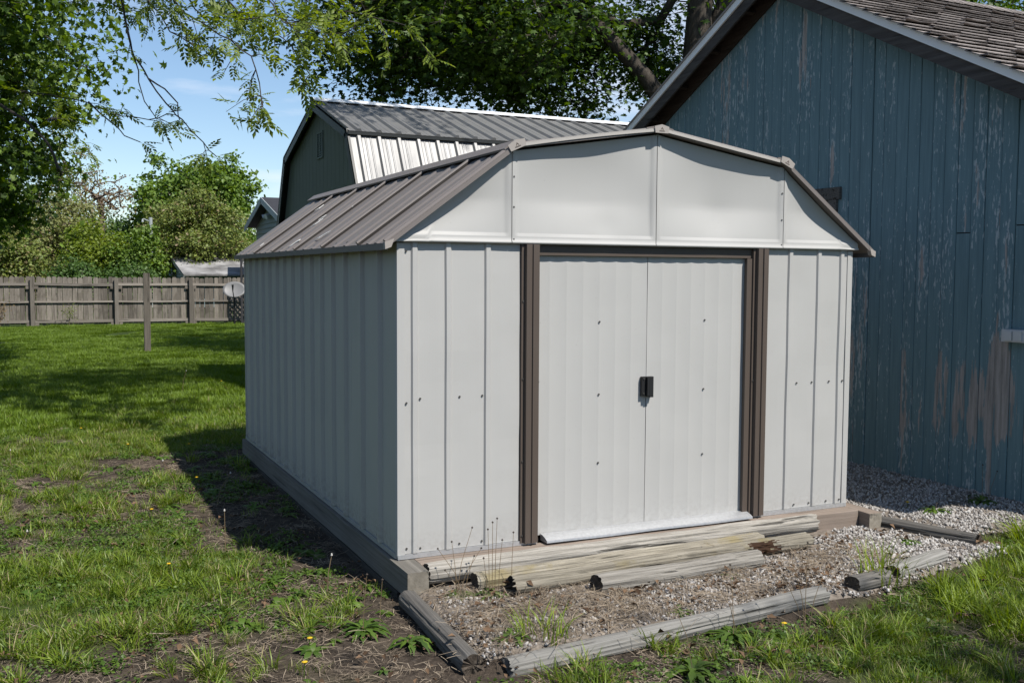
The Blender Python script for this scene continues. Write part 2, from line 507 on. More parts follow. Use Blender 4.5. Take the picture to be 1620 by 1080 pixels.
# ------------------------------------------------------------------ mesh helpers
class MB:
    def __init__(self):
        self.v, self.f, self.mi = [], [], []

    def add(self, vs, fs, mi=0):
        b = len(self.v)
        self.v += [tuple(v) for v in vs]
        self.f += [tuple(b + i for i in f) for f in fs]
        self.mi += [mi] * len(fs)
        return self

    def box(self, x0, y0, z0, x1, y1, z1, mi=0):
        vs = [(x0, y0, z0), (x1, y0, z0), (x1, y1, z0), (x0, y1, z0), (x0, y0, z1), (x1, y0, z1), (x1, y1, z1), (x0, y1, z1)]
        return self.add(vs, BOXF, mi)

    def bar(self, a, b, w, h, upv=(0, 0, 1), mi=0):
        """rectangular bar from a to b, w sideways, h along up"""
        a, b = Vector(a), Vector(b)
        d = (b - a).normalized()
        s = d.cross(Vector(upv)).normalized()
        u = s.cross(d)
        vs = []
        for p in (a, b):
            for i, j in ((-1, -1), (1, -1), (1, 1), (-1, 1)):
                vs.append(p + s * (i * w / 2) + u * (j * h / 2))
        return self.add(vs, [(0, 3, 2, 1), (4, 5, 6, 7), (0, 1, 5, 4), (1, 2, 6, 5), (2, 3, 7, 6), (3, 0, 4, 7)], mi)

    def prism(self, poly, dirv, mi=0):
        """poly: list of 3D points, extruded by dirv"""
        n = len(poly)
        d = Vector(dirv)
        vs = [Vector(p) for p in poly] + [Vector(p) + d for p in poly]
        fs = [tuple(reversed(range(n))), tuple(range(n, 2 * n))]
        fs += [(i, (i + 1) % n, n + (i + 1) % n, n + i) for i in range(n)]
        return self.add(vs, fs, mi)

    def tube(self, pts, rad, n=8, mi=0, cap=True):
        pts = [Vector(p) for p in pts]
        if isinstance(rad, (int, float)):
            rad = [rad] * len(pts)
        vs, fs = [], []
        ref = None
        for i, p in enumerate(pts):
            d = (pts[min(i + 1, len(pts) - 1)] - pts[max(i - 1, 0)]).normalized()
            if ref is None:
                ref = d.orthogonal().normalized()
            ref = (ref - d * ref.dot(d)).normalized()
            s = d.cross(ref)
            for k in range(n):
                a = 2 * PI * k / n
                vs.append(p + (ref * math.cos(a) + s * math.sin(a)) * rad[i])
        for i in range(len(pts) - 1):
            for k in range(n):
                fs.append((i * n + k, i * n + (k + 1) % n, (i + 1) * n + (k + 1) % n, (i + 1) * n + k))
        if cap:
            fs.append(tuple(reversed(range(n))))
            fs.append(tuple(range((len(pts) - 1) * n, len(pts) * n)))
        return self.add(vs, fs, mi)

    def build(self, name, mats, parent=None, smooth=False, loc=None, fix=True):
        me = bpy.data.meshes.new(name)
        me.from_pydata(self.v, [], self.f)
        if fix:
            bm = bmesh.new()
            bm.from_mesh(me)
            bmesh.ops.recalc_face_normals(bm, faces=bm.faces)
            bm.to_mesh(me)
            bm.free()
        if not isinstance(mats, (list, tuple)):
            mats = [mats]
        for m in mats:
            me.materials.append(m)
        if len(mats) > 1:
            me.polygons.foreach_set('material_index', self.mi)
        if smooth:
            me.polygons.foreach_set('use_smooth', [True] * len(me.polygons))
        me.update()
        return link(name, me, parent, loc)


BOXF = [(0, 3, 2, 1), (4, 5, 6, 7), (0, 1, 5, 4), (1, 2, 6, 5), (2, 3, 7, 6), (3, 0, 4, 7)]


def link(name, me, parent=None, loc=None):
    o = bpy.data.objects.new(name, me)
    COL.objects.link(o)
    if parent is not None:
        o.parent = parent
    if loc is not None:
        o.location = loc
    return o


def tag(o, label=None, cat=None, group=None, kind=None):
    if label:
        o['label'] = label
    if cat:
        o['category'] = cat
    if group:
        o['group'] = group
    if kind:
        o['kind'] = kind
    return o


def thing(name, label, cat, loc=(0, 0, 0), group=None, rotz=0):
    o = bpy.data.objects.new(name, None)
    o.empty_display_size = 0.2
    COL.objects.link(o)
    o.location = loc
    o.rotation_euler = (0, 0, rotz)
    return tag(o, label, cat, group)


def np_mesh(name, V, T, mat, parent=None, smooth=False, loc=None):
    """V (n,3), T (m,3) triangles"""
    me = bpy.data.meshes.new(name)
    V = np.asarray(V, dtype=np.float32)
    T = np.asarray(T, dtype=np.int32)
    me.vertices.add(len(V))
    me.vertices.foreach_set('co', V.ravel())
    me.loops.add(T.size)
    me.loops.foreach_set('vertex_index', T.ravel())
    me.polygons.add(len(T))
    me.polygons.foreach_set('loop_start', np.arange(0, T.size, 3, dtype=np.int32))
    me.polygons.foreach_set('loop_total', np.full(len(T), 3, dtype=np.int32))
    if smooth:
        me.polygons.foreach_set('use_smooth', np.ones(len(T), dtype=bool))
    me.update(calc_edges=True)
    me.validate()
    if mat is not None:
        me.materials.append(mat)
    if name is None:
        return me
    return link(name, me, parent, loc)


_tabs = {}


def vnoise(x, y, seed=0):
    if seed not in _tabs:
        _tabs[seed] = np.random.default_rng(1000 + seed).random((64, 64))
    t = _tabs[seed]
    x = np.asarray(x, float)
    y = np.asarray(y, float)
    xi, yi = np.floor(x).astype(int), np.floor(y).astype(int)
    fx, fy = x - xi, y - yi
    fx = fx * fx * (3 - 2 * fx)
    fy = fy * fy * (3 - 2 * fy)
    a, b = t[xi % 64, yi % 64], t[(xi + 1) % 64, yi % 64]
    c, d = t[xi % 64, (yi + 1) % 64], t[(xi + 1) % 64, (yi + 1) % 64]
    return (a * (1 - fx) + b * fx) * (1 - fy) + (c * (1 - fx) + d * fx) * fy


def fbm(x, y, seed=0, oct=4):
    s, a, tot = 0, 0.5, 0
    for i in range(oct):
        s = s + a * vnoise(x * 2 ** i + 7.3 * i, y * 2 ** i + 3.1 * i, seed + i)
        tot += a
        a *= 0.5
    return s / tot


def sstep(a, b, x):
    t = np.clip((np.asarray(x, float) - a) / (b - a), 0, 1)
    return t * t * (3 - 2 * t)


# ------------------------------------------------------------------ ground
def bed_mask(x, y):
    """1 inside the gravel bed before the shed and the strip beside the barn"""
    x = np.asarray(x, float)
    y = np.asarray(y, float)
    wob = (fbm(x * 2.2, y * 2.2, 40) - 0.5) * 0.22
    front = np.minimum.reduce([x + 0.02 - 0.0 * y, y + 1.16 - 0.09 * np.clip(x - 2.0, 0, 2) * 2, 3.1 + 0.35 - x, 0.2 - y])
    strip = np.minimum.reduce([x - 2.95, 4.9 - x, y + 0.62 + 0.25 * (x - 3.4) * 0 + wob, 9.0 - y])
    return sstep(-0.04, 0.06, np.maximum(front, strip))


def turf_density(x, y):
    """0 bare soil .. 1 full grass"""
    x = np.asarray(x, float)
    y = np.asarray(y, float)
    n = fbm(x * 1.15 + 3, y * 1.15, 10, 4)
    n2 = fbm(x * 4.0, y * 4.0, 20, 3)
    base = 0.75 * n + 0.25 * n2
    far = sstep(4.0, 9.5, y)
    d = sstep(0.455 - 0.5 * far, 0.64 - 0.40 * far, base)
    # worn soil along the shed side and at the near left
    side = sstep(-0.9, -0.3, x) * (1 - sstep(4.2, 4.6, y)) * sstep(-0.9, -0.2, y)
    d = d * (1 - 0.92 * side)
    d = d * (1 - 0.75 * (1 - sstep(-0.8, 0.4, y)) * (1 - sstep(0.4, 1.2, x)))
    bare = np.exp(-(((x + 0.95) / 0.55) ** 2 + ((y + 0.35) / 0.45) ** 2))
    d = d * (1 - 0.7 * bare)
    rich = np.exp(-(((x + 1.35) / 0.6) ** 2 + ((y - 0.9) / 0.75) ** 2))
    d = np.clip(d + 0.4 * rich, 0, 1)
    lush = sstep(2.05, 2.7, x) * (1 - sstep(-0.72, -0.5, y)) 
    d = np.clip(d + lush * 0.8, 0, 1)
    return d * (1 - bed_mask(x, y))


def gz(x, y):
    x = np.asarray(x, float)
    y = np.asarray(y, float)
    h = -0.18 + 0.035 * (fbm(x * 0.9, y * 0.9, 30, 4) - 0.5) * (1 + 0.5 * sstep(3, 10, y))
    h = h + 0.045 * bed_mask(x, y)
    h = h + 0.04 * sstep(3.0, 4.4, x) * (1 - sstep(6, 9, y))
    return h


def gz1(x, y):
    return float(gz(x, y))


def axis_coords(lo, hi, fine0, fine1, step, grow=1.25):
    a = list(np.arange(fine0, fine1 + 1e-6, step))
    s, x = step, a[-1]
    while x < hi:
        s *= grow
        x += s
        a.append(min(x, hi))
    s, x = step, a[0]
    while x > lo:
        s *= grow
        x -= s
        a.insert(0, max(x, lo))
    return np.array(a)


gx_ = axis_coords(-900, 900, -3.2, 5.2, 0.04)
gy_ = axis_coords(-900, 900, -2.6, 7.0, 0.04)
X, Y = np.meshgrid(gx_, gy_, indexing='ij')
Z = gz(X, Y) + 0.012 * (fbm(X * 14, Y * 14, 33, 3) - 0.5) * (np.abs(X) < 8) * (np.abs(Y) < 12)
V = np.stack([X.ravel(), Y.ravel(), Z.ravel()], 1)
nx, ny = X.shape
ii, jj = np.meshgrid(np.arange(nx - 1), np.arange(ny - 1), indexing='ij')
a_ = (ii * ny + jj).ravel()
T = np.concatenate([np.stack([a_, a_ + ny, a_ + ny + 1], 1), np.stack([a_, a_ + ny + 1, a_ + 1], 1)])
ground = np_mesh('ground', V, T, M['ground'], smooth=True)
tag(ground, 'patchy backyard lawn of bare soil and turf running back to the fence', None, None, 'structure')
at = ground.data.attributes.new('turf', 'FLOAT', 'POINT')
at.data.foreach_set('value', turf_density(X, Y).ravel().astype(np.float32))

# gravel bed sheet
bx, by = np.meshgrid(np.arange(-0.1, 5.0, 0.05), np.arange(-1.35, 9.1, 0.05), indexing='ij')
bmk = bed_mask(bx, by)
bv = np.stack([bx.ravel(), by.ravel(), (gz(bx, by) + 0.016 - 0.06 * (1 - bmk)).ravel()], 1)
nx, ny = bx.shape
ii, jj = np.meshgrid(np.arange(nx - 1), np.arange(ny - 1), indexing='ij')
a_ = (ii * ny + jj).ravel()
T = np.concatenate([np.stack([a_, a_ + ny, a_ + ny + 1], 1), np.stack([a_, a_ + ny + 1, a_ + 1], 1)])
keep = bmk.ravel()[a_] > 0.02
T = T[np.concatenate([keep, keep])]
bed = np_mesh('gravel_bed', bv, T, M['bed'], smooth=True)
tag(bed, 'gritty bed under the white gravel beside and before the shed', None, None, 'structure')

# ------------------------------------------------------------------ the pale metal shed
W, D, H = 3.02, 4.2, 1.61
shed = thing('metal_shed', 'pale grey metal gambrel shed with brown trim and double sliding doors', 'shed', (0, 0, 0))


def prof_panel(prof, v0, v1, frame, nv=14, dent=0.0016, seed=0, back=-0.012, dmax=0.06):
    """A pressed sheet: prof = [(u, d)], swept along v, with back and edges. frame(u, v, d) -> xyz"""
    P = []
    for (u0, d0), (u1, d1) in zip(prof[:-1], prof[1:]):
        n = max(1, int(math.ceil((u1 - u0) / dmax)))
        for k in range(n):
            P.append((u0 + (u1 - u0) * k / n, d0 + (d1 - d0) * k / n))
    P.append(prof[-1])
    n = len(P)
    vs, fs = [], []
    for j in range(nv + 1):
        v = v0 + (v1 - v0) * j / nv
        for u, d in P:
            q = mnoise.noise(Vector((u * 2.6 + seed * 9.1, v * 2.2, seed * 3.7))) + 0.5 * mnoise.noise(Vector((u * 6 + seed, v * 5, 2.2)))
            vs.append(frame(u, v, d + q * dent))
    for j in range(nv):
        for i in range(n - 1):
            fs.append((j * n + i, j * n + i + 1, (j + 1) * n + i + 1, (j + 1) * n + i))
    b = len(vs)
    vs += [frame(P[0][0], v0, back), frame(P[-1][0], v0, back), frame(P[-1][0], v1, back), frame(P[0][0], v1, back)]
    fs.append((b, b + 3, b + 2, b + 1))
    fs.append(tuple(range(n)) + (b + 1, b))
    fs.append(tuple(reversed(range(nv * n, nv * n + n))) + (b + 3, b + 2))
    fs.append((b,) + (b + 3,) + tuple(j * n for j in range(nv, -1, -1)))
    fs.append((b + 1,) + tuple(j * n + n - 1 for j in range(nv + 1)) + (b + 2,))
    m = MB()
    m.add(vs, fs)
    return m


def ribs_prof(u0, u1, ribs, h=0.011, top=0.024, slope=0.008):
    p = [(u0, 0.0)]
    for r in ribs:
        p += [(r - top / 2 - slope, 0), (r - top / 2, h), (r + top / 2, h), (r + top / 2 + slope, 0)]
    p.append((u1, 0.0))
    return p


front = lambda u, v, d: (u, -d, v)
left = lambda u, v, d: (-d, u, v)
rightw = lambda u, v, d: (W + d, u, v)
backw = lambda u, v, d: (u, D + d, v)


def screws(pts, nrm, parent, r=0.0055, h=0.005):
    m = MB()
    nrm = Vector(nrm).normalized()
    s = nrm.orthogonal().normalized()
    t = nrm.cross(s)
    for p in pts:
        p = Vector(p)
        vs = [p + (s * math.cos(a) + t * math.sin(a)) * r for a in [k * PI / 3 for k in range(6)]]
        vs2 = [q + nrm * h for q in vs]
        m.add(vs + vs2, [tuple(range(6, 12))] + [(k, (k + 1) % 6, 6 + (k + 1) % 6, 6 + k) for k in range(6)])
    o = m.build('screws', M['screw'], parent)
    o['kind'] = 'stuff'
    return o


# front wall panels
fp = prof_panel(ribs_prof(0.035, 0.69, [0.09, 0.275, 0.50]), 0.012, 1.625, front, 20, 0.0042, 1).build('wall_panel', M['shed'], shed)
screws([(0.045, -0.001, z) for z in (0.04, 0.8, 1.58)] + [(x, -0.001, z) for x in (0.12, 0.34, 0.47) for z in (0.035, 0.82)], (0, -1, 0), fp)
fp = prof_panel(ribs_prof(2.345, 2.985, [2.53, 2.755, 2.94]), 0.012, 1.625, front, 20, 0.0046, 2).build('wall_panel', M['shed'], shed)
screws([(x, -0.001, z) for x in (2.60, 2.72, 2.86, 2.97) for z in (0.035, 0.80)], (0, -1, 0), fp)
# side walls, in sheets lapped at every third rib
k = 0
ys = [0.03, 0.85, 1.66, 2.47, 3.28, 4.17]
ribs_all = [0.28, 0.60, 0.94, 1.22, 1.49, 1.755, 2.035, 2.305, 2.57, 2.82, 3.09, 3.36, 3.62, 3.89]
for a, b in zip(ys[:-1], ys[1:]):
    rb = [r for r in ribs_all if a + 0.03 < r < b - 0.03]
    o = prof_panel(ribs_prof(a, b - 0.002, rb, 0.024, 0.028, 0.009), 0.012, 1.62, left, 16, 0.002, 5 + k).build('wall_panel', M['side'], shed)
    screws([(-0.001, r + 0.05, 0.81) for r in rb] + [(-0.001, r + 0.07, 0.035) for r in rb], (-1, 0, 0), o, 0.006)
    prof_panel(ribs_prof(a, b - 0.002, rb, 0.012, 0.03, 0.012), 0.012, 1.62, rightw, 8, 0.002, 15 + k).build('wall_panel', M['side'], shed)
    k += 1
prof_panel(ribs_prof(0.03, W - 0.03, [0.3, 0.6, 0.9, 1.2, 1.5, 1.8, 2.1, 2.4, 2.7]), 0.012, 1.62, backw, 8, 0.002, 30).build('wall_panel', M['side'], shed)
# corner posts
for (x, s) in ((0, 1), (W, -1)):
    MB().box(min(x - s * 0.006, x + s * 0.034), -0.006, 0.0, max(x - s * 0.006, x + s * 0.034), 0.03, 1.62).build('corner_trim', M['shed'], shed)
    MB().box(min(x - s * 0.006, x + s * 0.034), D - 0.03, 0.0, max(x - s * 0.006, x + s * 0.034), D + 0.006, 1.62).build('corner_trim', M['side'], shed)
# base channel
MB().box(-0.004, -0.009, -0.014, 0.80, 0.02, 0.010).build('floor_channel', M['galv'], shed)
MB().box(2.24, -0.009, -0.014, W + 0.004, 0.02, 0.010).build('floor_channel', M['galv'], shed)
MB().box(-0.01, 0.022, -0.014, 0.02, D, 0.010).build('floor_channel', M['galv'], shed)
MB().box(W - 0.02, 0.022, -0.014, W + 0.01, D, 0.010).build('floor_channel', M['galv'], shed)


def jamb(x0, x1):
    w = x1 - x0
    pr = [(x0, 0.0), (x0 + 0.002, 0.014), (x0 + 0.018, 0.014), (x0 + 0.022, 0.036), (x0 + 0.055, 0.036), (x0 + 0.058, 0.044), (x0 + 0.068, 0.044),
          (x0 + 0.071, 0.036), (x0 + 0.098, 0.036), (x1, 0.010)]
    o = prof_panel(pr, 0.0, 1.6245, front, 10, 0.0006, 3).build('door_jamb', M['trim'], shed)
    return o


o = jamb(0.692, 0.800)
screws([(0.703, -0.014, z) for z in (0.04, 0.45, 0.90, 1.32)] + [(0.797, -0.012, 0.88)], (0, -1, 0), o)
o = jamb(2.238, 2.345)
screws([(2.342, -0.012, z) for z in (0.43, 0.83, 1.24)] + [(2.249, -0.014, 0.83)], (0, -1, 0), o)
MB().box(0.800, 0.004, 1.568, 2.238, 0.0135, 1.6245).build('door_header', M['trim'], shed)
MB().box(2.20, -0.004, 0.0, 2.2375, 0.02, 1.565).build('inner_jamb', M['trim'], shed)

# sliding doors: shallow concave flutes
for (a, b, sd, z0) in ((0.78, 1.5125, 21, 0.02), (1.5165, 2.215, 22, 0.02)):
    n = 7
    pr = []
    for i in range(n):
        for k in range(7):
            s = k / 7.0
            pr.append((a + (b - a) * (i + s) / n, 0.0026 * (abs(2 * s - 1) ** 2) - 0.028))
    pr.append((b, -0.0254))
    o = prof_panel(pr, z0, 1.60, front, 20, 0.0026, sd, back=-0.045).build('door', M['shed'], shed)
    xs = a + (b - a) * (4 / 7.0)
    screws([(xs, 0.024, z) for z in (0.40, 0.79, 1.20)], (0, -1, 0), o)
# latch: a black hasp plate on each door leaf, meeting at the split
latch = MB().box(1.474, 0.004, 0.768, 1.514, 0.024, 0.880).box(1.500, -0.014, 0.770, 1.5142, 0.0038, 0.878).build('latch', M['black'], shed)
MB().box(1.5145, -0.002, 0.764, 1.548, 0.0225, 0.880).box(1.5148, -0.0145, 0.762, 1.540, -0.0022, 0.878).build('strike_plate', M['black'], latch)
screws([(1.484, 0.0035, 0.870), (1.484, 0.0035, 0.784)], (0, -1, 0), latch, 0.0045)
# galvanised threshold
th = MB()
for i in range(30):
    x0 = 0.835 + (2.235 - 0.835) * i / 30
    x1 = 0.835 + (2.235 - 0.835) * (i + 1) / 30
    dz = lambda x: 0.0015 * math.sin(x * 9)
    pts = lambda x: [(x, 0.025, 0.030), (x, -0.008, 0.026), (x, -0.034, 0.017 + dz(x)), (x, -0.060, 0.006 + dz(x)), (x, -0.062, -0.006 + dz(x)), (x, 0.02, -0.008)]
    A, B = pts(x0), pts(x1)
    th.add(A + B, [(k, (k + 1) % 6, 6 + (k + 1) % 6, 6 + k) for k in range(6)] + ([(5, 4, 3, 2, 1, 0)] if i == 0 else []) + ([(6, 7, 8, 9, 10, 11)] if i == 29 else []))
th.build('threshold', M['galv'], shed)

# roof geometry
XB, ZB, XR, ZR = 0.635, 2.135, 1.535, 2.275
XB2 = 3.07 - XB
XE, ZE = -0.075, 1.615


def zroof(x):
    x = 3.07 - x if x > XR else x
    if x < XB:
        return ZE + (ZB - ZE) * (x - XE) / (XB - XE)
    return ZB + (ZR - ZB) * (x - XB) / (XR - XB)


# gable panels, dished inward between their stiff edges
gx = [0.0, 0.628, 1.535, 2.448, 3.02]
for g in range(4):
    a, b = gx[g] + (0.002 if g else -0.03), gx[g + 1] - (0.002 if g < 3 else -0.03)
    us = [0.0, 0.012, 0.016, 0.03, 0.036, 0.05]
    us = [a + q for q in us] + list(np.linspace(a + 0.075, b - 0.075, 24)) + [b - q for q in reversed(us)]
    zs = [0.0, 0.010, 0.013, 0.036, 0.041, 0.055, 0.060, 0.075]
    nu, nw = len(us) - 1, 26
    vs, fs = [], []
    for i in range(nu + 1):
        u = us[i]
        zt = zroof(u) - 0.02
        for j in range(nw + 1):
            hh = max(0.01, zt - 1.626)
            if hh > 0.14:
                z = 1.626 + (zs[j] if j < len(zs) else 0.075 + (hh - 0.075) * (j - len(zs) + 1) / (nw - len(zs) + 1))
            else:
                z = 1.626 + hh * j / nw
            w = (z - 1.626) / hh
            s = (u - a) / (b - a)
            e = min(s, 1 - s) * (b - a)
            hb = (z - 1.626)
            d = 0.026
            inn = min(1, max(0, (e - 0.016) / 0.02)) * min(1, max(0, (hb - 0.041) / 0.014))
            full = (math.sin(PI * s) ** 0.7 if 0 < s < 1 else 0) * math.sin(PI * min(1, max(0, w * 0.82 + 0.1)))
            dep = (0.034, 0.036, 0.042, 0.026)[g]
            d -= inn * 0.008 + dep * full * min(1, max(0, (hb - 0.03) / 0.2))
            q = mnoise.noise(Vector((u * 3.1, z * 3.4, 3.3 + g)))
            d += 0.006 * q * inn
            if g == 2:
                d -= 0.010 * math.exp(-((u - 1.98) ** 2 + (z - 1.79) ** 2) / 0.012)
            if g == 1:
                d -= 0.006 * math.exp(-((u - 1.22) ** 2 + (z - 1.73) ** 2) / 0.006)
            if 0.0 < hb < 0.0105:
                d += 0.005
            vs.append((u, -d, z))
    n = nw + 1
    for i in range(nu):
        for j in range(nw):
            fs.append((i * n + j, (i + 1) * n + j, (i + 1) * n + j + 1, i * n + j + 1))
    # back edge along the bottom
    b0 = len(vs)
    for i in range(nu + 1):
        vs.append((us[i], 0.012, 1.6255))
    for i in range(nu):
        fs.append((i * n, b0 + i, b0 + i + 1, (i + 1) * n))
    o = MB().add(vs, fs).build('gable_panel', M['gable'], shed, smooth=True)
    if g in (1, 2):
        xx = 0.640 if g == 1 else 2.437
        screws([(xx, -0.021, z) for z in ((1.65, 1.82, 1.98) if g == 1 else (1.65, 1.80, 1.96))], (0, -1, 0), o)
MB().box(0.03, 0.014, 1.60, W - 0.03, 0.026, 1.66).build('gable_sill', M['gable'], shed)
for x_ in (0.628, 1.535, 2.448):
    MB().box(x_ - 0.03, 0.003, 1.625, x_ + 0.03, 0.009, zroof(x_) - 0.03).build('seam_strip', M['gable'], shed)
# back gable
MB().prism([(0, D, 1.62), (W, D, 1.62), (XB2, D, ZB - 0.03), (XR, D, ZR - 0.03), (XB, D, ZB - 0.03)], (0, -0.01, 0)).build('back_gable', M['side'], shed)

# roof sheets
YF, YB = -0.058, 4.24


def slope_frame(xa, za, xb, zb):
    L = math.hypot(xb - xa, zb - za)
    ux, uz = (xb - xa) / L, (zb - za) / L
    nx_, nz_ = (-uz, ux) if uz * 1 >= 0 and xb > xa else (uz, -ux)
    if nz_ < 0:
        nx_, nz_ = -nx_, -nz_
    return L, (lambda u, v, d: (xa + ux * v + nx_ * d, u, za + uz * v + nz_ * d))


seams = [YF, 0.42, 1.19, 1.93, 2.64, 3.34, YB]


def roof_side(xa, za, xb, zb, lo, tagged):
    L, fr = slope_frame(xa, za, xb, zb)
    for k, (a, b) in enumerate(zip(seams[:-1], seams[1:])):
        w = b - a
        pr = [(a + (0.009 if k else 0.0), 0.012), (a + 0.012, 0.022), (a + 0.030, 0.022), (a + 0.038, 0.0)]
        for r in (0.38, 0.68):
            c = a + w * r
            pr += [(c - 0.035, 0.0), (c - 0.018, 0.008), (c + 0.018, 0.008), (c + 0.035, 0.0)]
        pr += [(b - 0.003, 0.0)]
        o = prof_panel(pr, 0, L, fr, 10, 0.0012, 40 + k, back=-0.008).build('roof_panel', M['roof'], shed)
        if tagged and k:
            ml = MB()
            vs = [fr(u_, v_, d_) for v_ in (0.0, L) for u_, d_ in ((a + 0.004, -0.006), (a + 0.0085, -0.006), (a + 0.0085, 0.013), (a + 0.004, 0.013))]
            ml.add(vs, [(0, 3, 2, 1), (4, 5, 6, 7), (0, 1, 5, 4), (1, 2, 6, 5), (2, 3, 7, 6), (3, 0, 4, 7)])
            ml.build('seam_shade', M['seamshade'], shed)  # dark strip standing in for the shaded gap at each panel lap
        if tagged:
            c = [a + w * r for r in (0.2, 0.45, 0.75)]
            screws([fr(q, 0.04, 0.001) for q in c], Vector(fr(0, 0, 1)) - Vector(fr(0, 0, 0)), o, 0.008)
    return L, fr


Ll, frl = roof_side(XE, ZE, XB, ZB, True, True)
roof_side(3.07 - XE, ZE, XB2, ZB, True, False)
roof_side(XB, ZB, XR, ZR, False, False)
roof_side(XB2, ZB, XR, ZR, False, False)
# scrapes and droppings on the left slope
for (y, v, w, l, rz) in ((2.5, 0.42, 0.035, 0.06, 0.4), (2.42, 0.35, 0.02, 0.07, 0.2), (2.2, 0.10, 0.03, 0.10, 0.5), (3.2, 0.62, 0.04, 0.06, 0), (1.62, 0.14, 0.02, 0.09, 0.8), (1.95, 0.5, 0.02, 0.03, 0), (3.5, 0.12, 0.02, 0.03, 0), (3.4, 0.2, 0.03, 0.04, 0)):
    vs = []
    for k in range(11):
        a = 2 * PI * k / 11
        r = 0.25 + 0.75 * random.random()
        du, dv = math.cos(a) * w * r, math.sin(a) * l * r
        vs.append(frl(y + du * math.cos(rz) - dv * math.sin(rz), v + du * math.sin(rz) + dv * math.cos(rz), 0.0115))
    MB().add(vs + [Vector(v_) + Vector((-0.002, 0, 0.003)) for v_ in vs], [tuple(range(11, 22))] + [(k, (k + 1) % 11, 11 + (k + 1) % 11, 11 + k) for k in range(11)]).build('bird_dropping', M['dropping'], shed)
# break caps along the length, ridge cap
for (x, z, s) in ((XB, ZB, -1), (XB2, ZB, 1)):
    MB().add(*(lambda P: (P, [(0, 1, 4, 3), (1, 2, 5, 4), (0, 3, 9, 6), (2, 8, 11, 5), (6, 9, 10, 7), (7, 10, 11, 8), (0, 6, 7, 1), (1, 7, 8, 2), (3, 4, 10, 9), (4, 5, 11, 10)]))(
        [(x + s * 0.065, YF + 0.005, z - 0.015), (x, YF + 0.005, z + 0.034), (x - s * 0.06, YF + 0.005, z + 0.036),
         (x + s * 0.065, YB, z - 0.015), (x, YB, z + 0.034), (x - s * 0.06, YB, z + 0.036),
         (x + s * 0.060, YF + 0.005, z - 0.025), (x, YF + 0.005, z + 0.022), (x - s * 0.06, YF + 0.005, z + 0.026),
         (x + s * 0.060, YB, z - 0.025), (x, YB, z + 0.022), (x - s * 0.06, YB, z + 0.026)])).build('break_cap', M['roof'], shed)
MB().prism([(XR - 0.09, YF + 0.005, ZR + 0.012), (XR, YF + 0.005, ZR + 0.03), (XR + 0.09, YF + 0.005, ZR + 0.012), (XR + 0.09, YF + 0.005, ZR + 0.006), (XR - 0.09, YF + 0.005, ZR + 0.006)], (0, YB - YF, 0)).build('ridge_cap', M['roof'], shed)
# rake trims along the front edge of the roof
rk = [(XE - 0.004, ZE - 0.004), (XB, ZB + 0.004), (XR, ZR + 0.004), (XB2, ZB + 0.004), (3.07 - XE + 0.004, ZE - 0.004)]
for k, ((xa, za), (xb, zb)) in enumerate(zip(rk[:-1], rk[1:])):
    m = MB()
    n_ = 12
    d = Vector((xb - xa, 0, zb - za)).normalized()
    nn = Vector((-d.z, 0, d.x))
    pts = []
    for i in range(n_ + 1):
        s = i / n_
        sag = 0.007 * math.sin(PI * s) if k == 1 else 0.0
        p = Vector((xa, 0, za)).lerp(Vector((xb, 0, zb)), s) + nn * sag
        pts.append(p)
    for p, q in zip(pts[:-1], pts[1:]):
        for (h0, h1, y0, y1) in ((-0.008 if k in (1, 2) else -0.014, 0.007, YF - 0.006, YF - 0.0005), (0.0075, 0.010, YF - 0.006, YF + 0.035)):
            A = [p + nn * h0 + Vector((0, y0, 0)), p + nn * h1 + Vector((0, y0, 0)), p + nn * h1 + Vector((0, y1, 0)), p + nn * h0 + Vector((0, y1, 0))]
            B = [r + (q - p) for r in A]
            m.add(A + B, BOXF)
    m.build('rake_trim', M['roof'] if k in (0, 3) else M['pale'], shed)
# eave trims
MB().box(XE - 0.008, YF, ZE - 0.032, XE + 0.006, YB, ZE + 0.002).build('eave_trim', M['roof'], shed)
MB().box(3.07 - XE - 0.006, YF, ZE - 0.032, 3.07 - XE + 0.008, YB, ZE + 0.002).build('eave_trim', M['roof'], shed)
# cream end caps with the maker's little peaked emblem
for (x, z, a, w) in ((XB, ZB + 0.010, 0.42, 0.095), (XR, ZR + 0.008, 0.0, 0.085), (XB2, ZB + 0.010, -0.42, 0.095)):
    c, s = math.cos(a), math.sin(a)
    tr = lambda px, pz: (x + px * c - pz * s, YF - 0.008, z + px * s + pz * c)
    pk = 0.012
    cap = MB().prism([tr(-w / 2, -0.024), tr(w / 2, -0.024), tr(w / 2 + 0.006, 0.012), tr(0, 0.012 + pk), tr(-w / 2 - 0.006, 0.012)], (0, -0.006, 0)).build('end_cap', M['cream'], shed)
    em = MB()
    tr2 = lambda px, pz: (x + px * c - pz * s, YF - 0.0142, z + px * s + pz * c)
    em.prism([tr2(-0.010, -0.006), tr2(-0.006, -0.006), tr2(0, 0.003), tr2(0.006, -0.006), tr2(0.010, -0.006), tr2(0, 0.009)], (0, -0.001, 0))
    for q in range(5):
        em.prism([tr2(-0.017 + q * 0.007, -0.016), tr2(-0.0125 + q * 0.007, -0.016), tr2(-0.0125 + q * 0.007, -0.010), tr2(-0.017 + q * 0.007, -0.010)], (0, -0.001, 0))
    em.build('emblem', M['emblem'], cap)
for (x, s) in ((XE, 1), (3.07 - XE, -1)):
    MB().prism([(x - s * 0.012, YF - 0.009, ZE - 0.03), (x + s * 0.02, YF - 0.009, ZE - 0.018), (x + s * 0.035, YF - 0.009, ZE + 0.024), (x - s * 0.014, YF - 0.009, ZE + 0.006)], (0, 0.03, 0)).build('end_cap', M['cream'], shed)
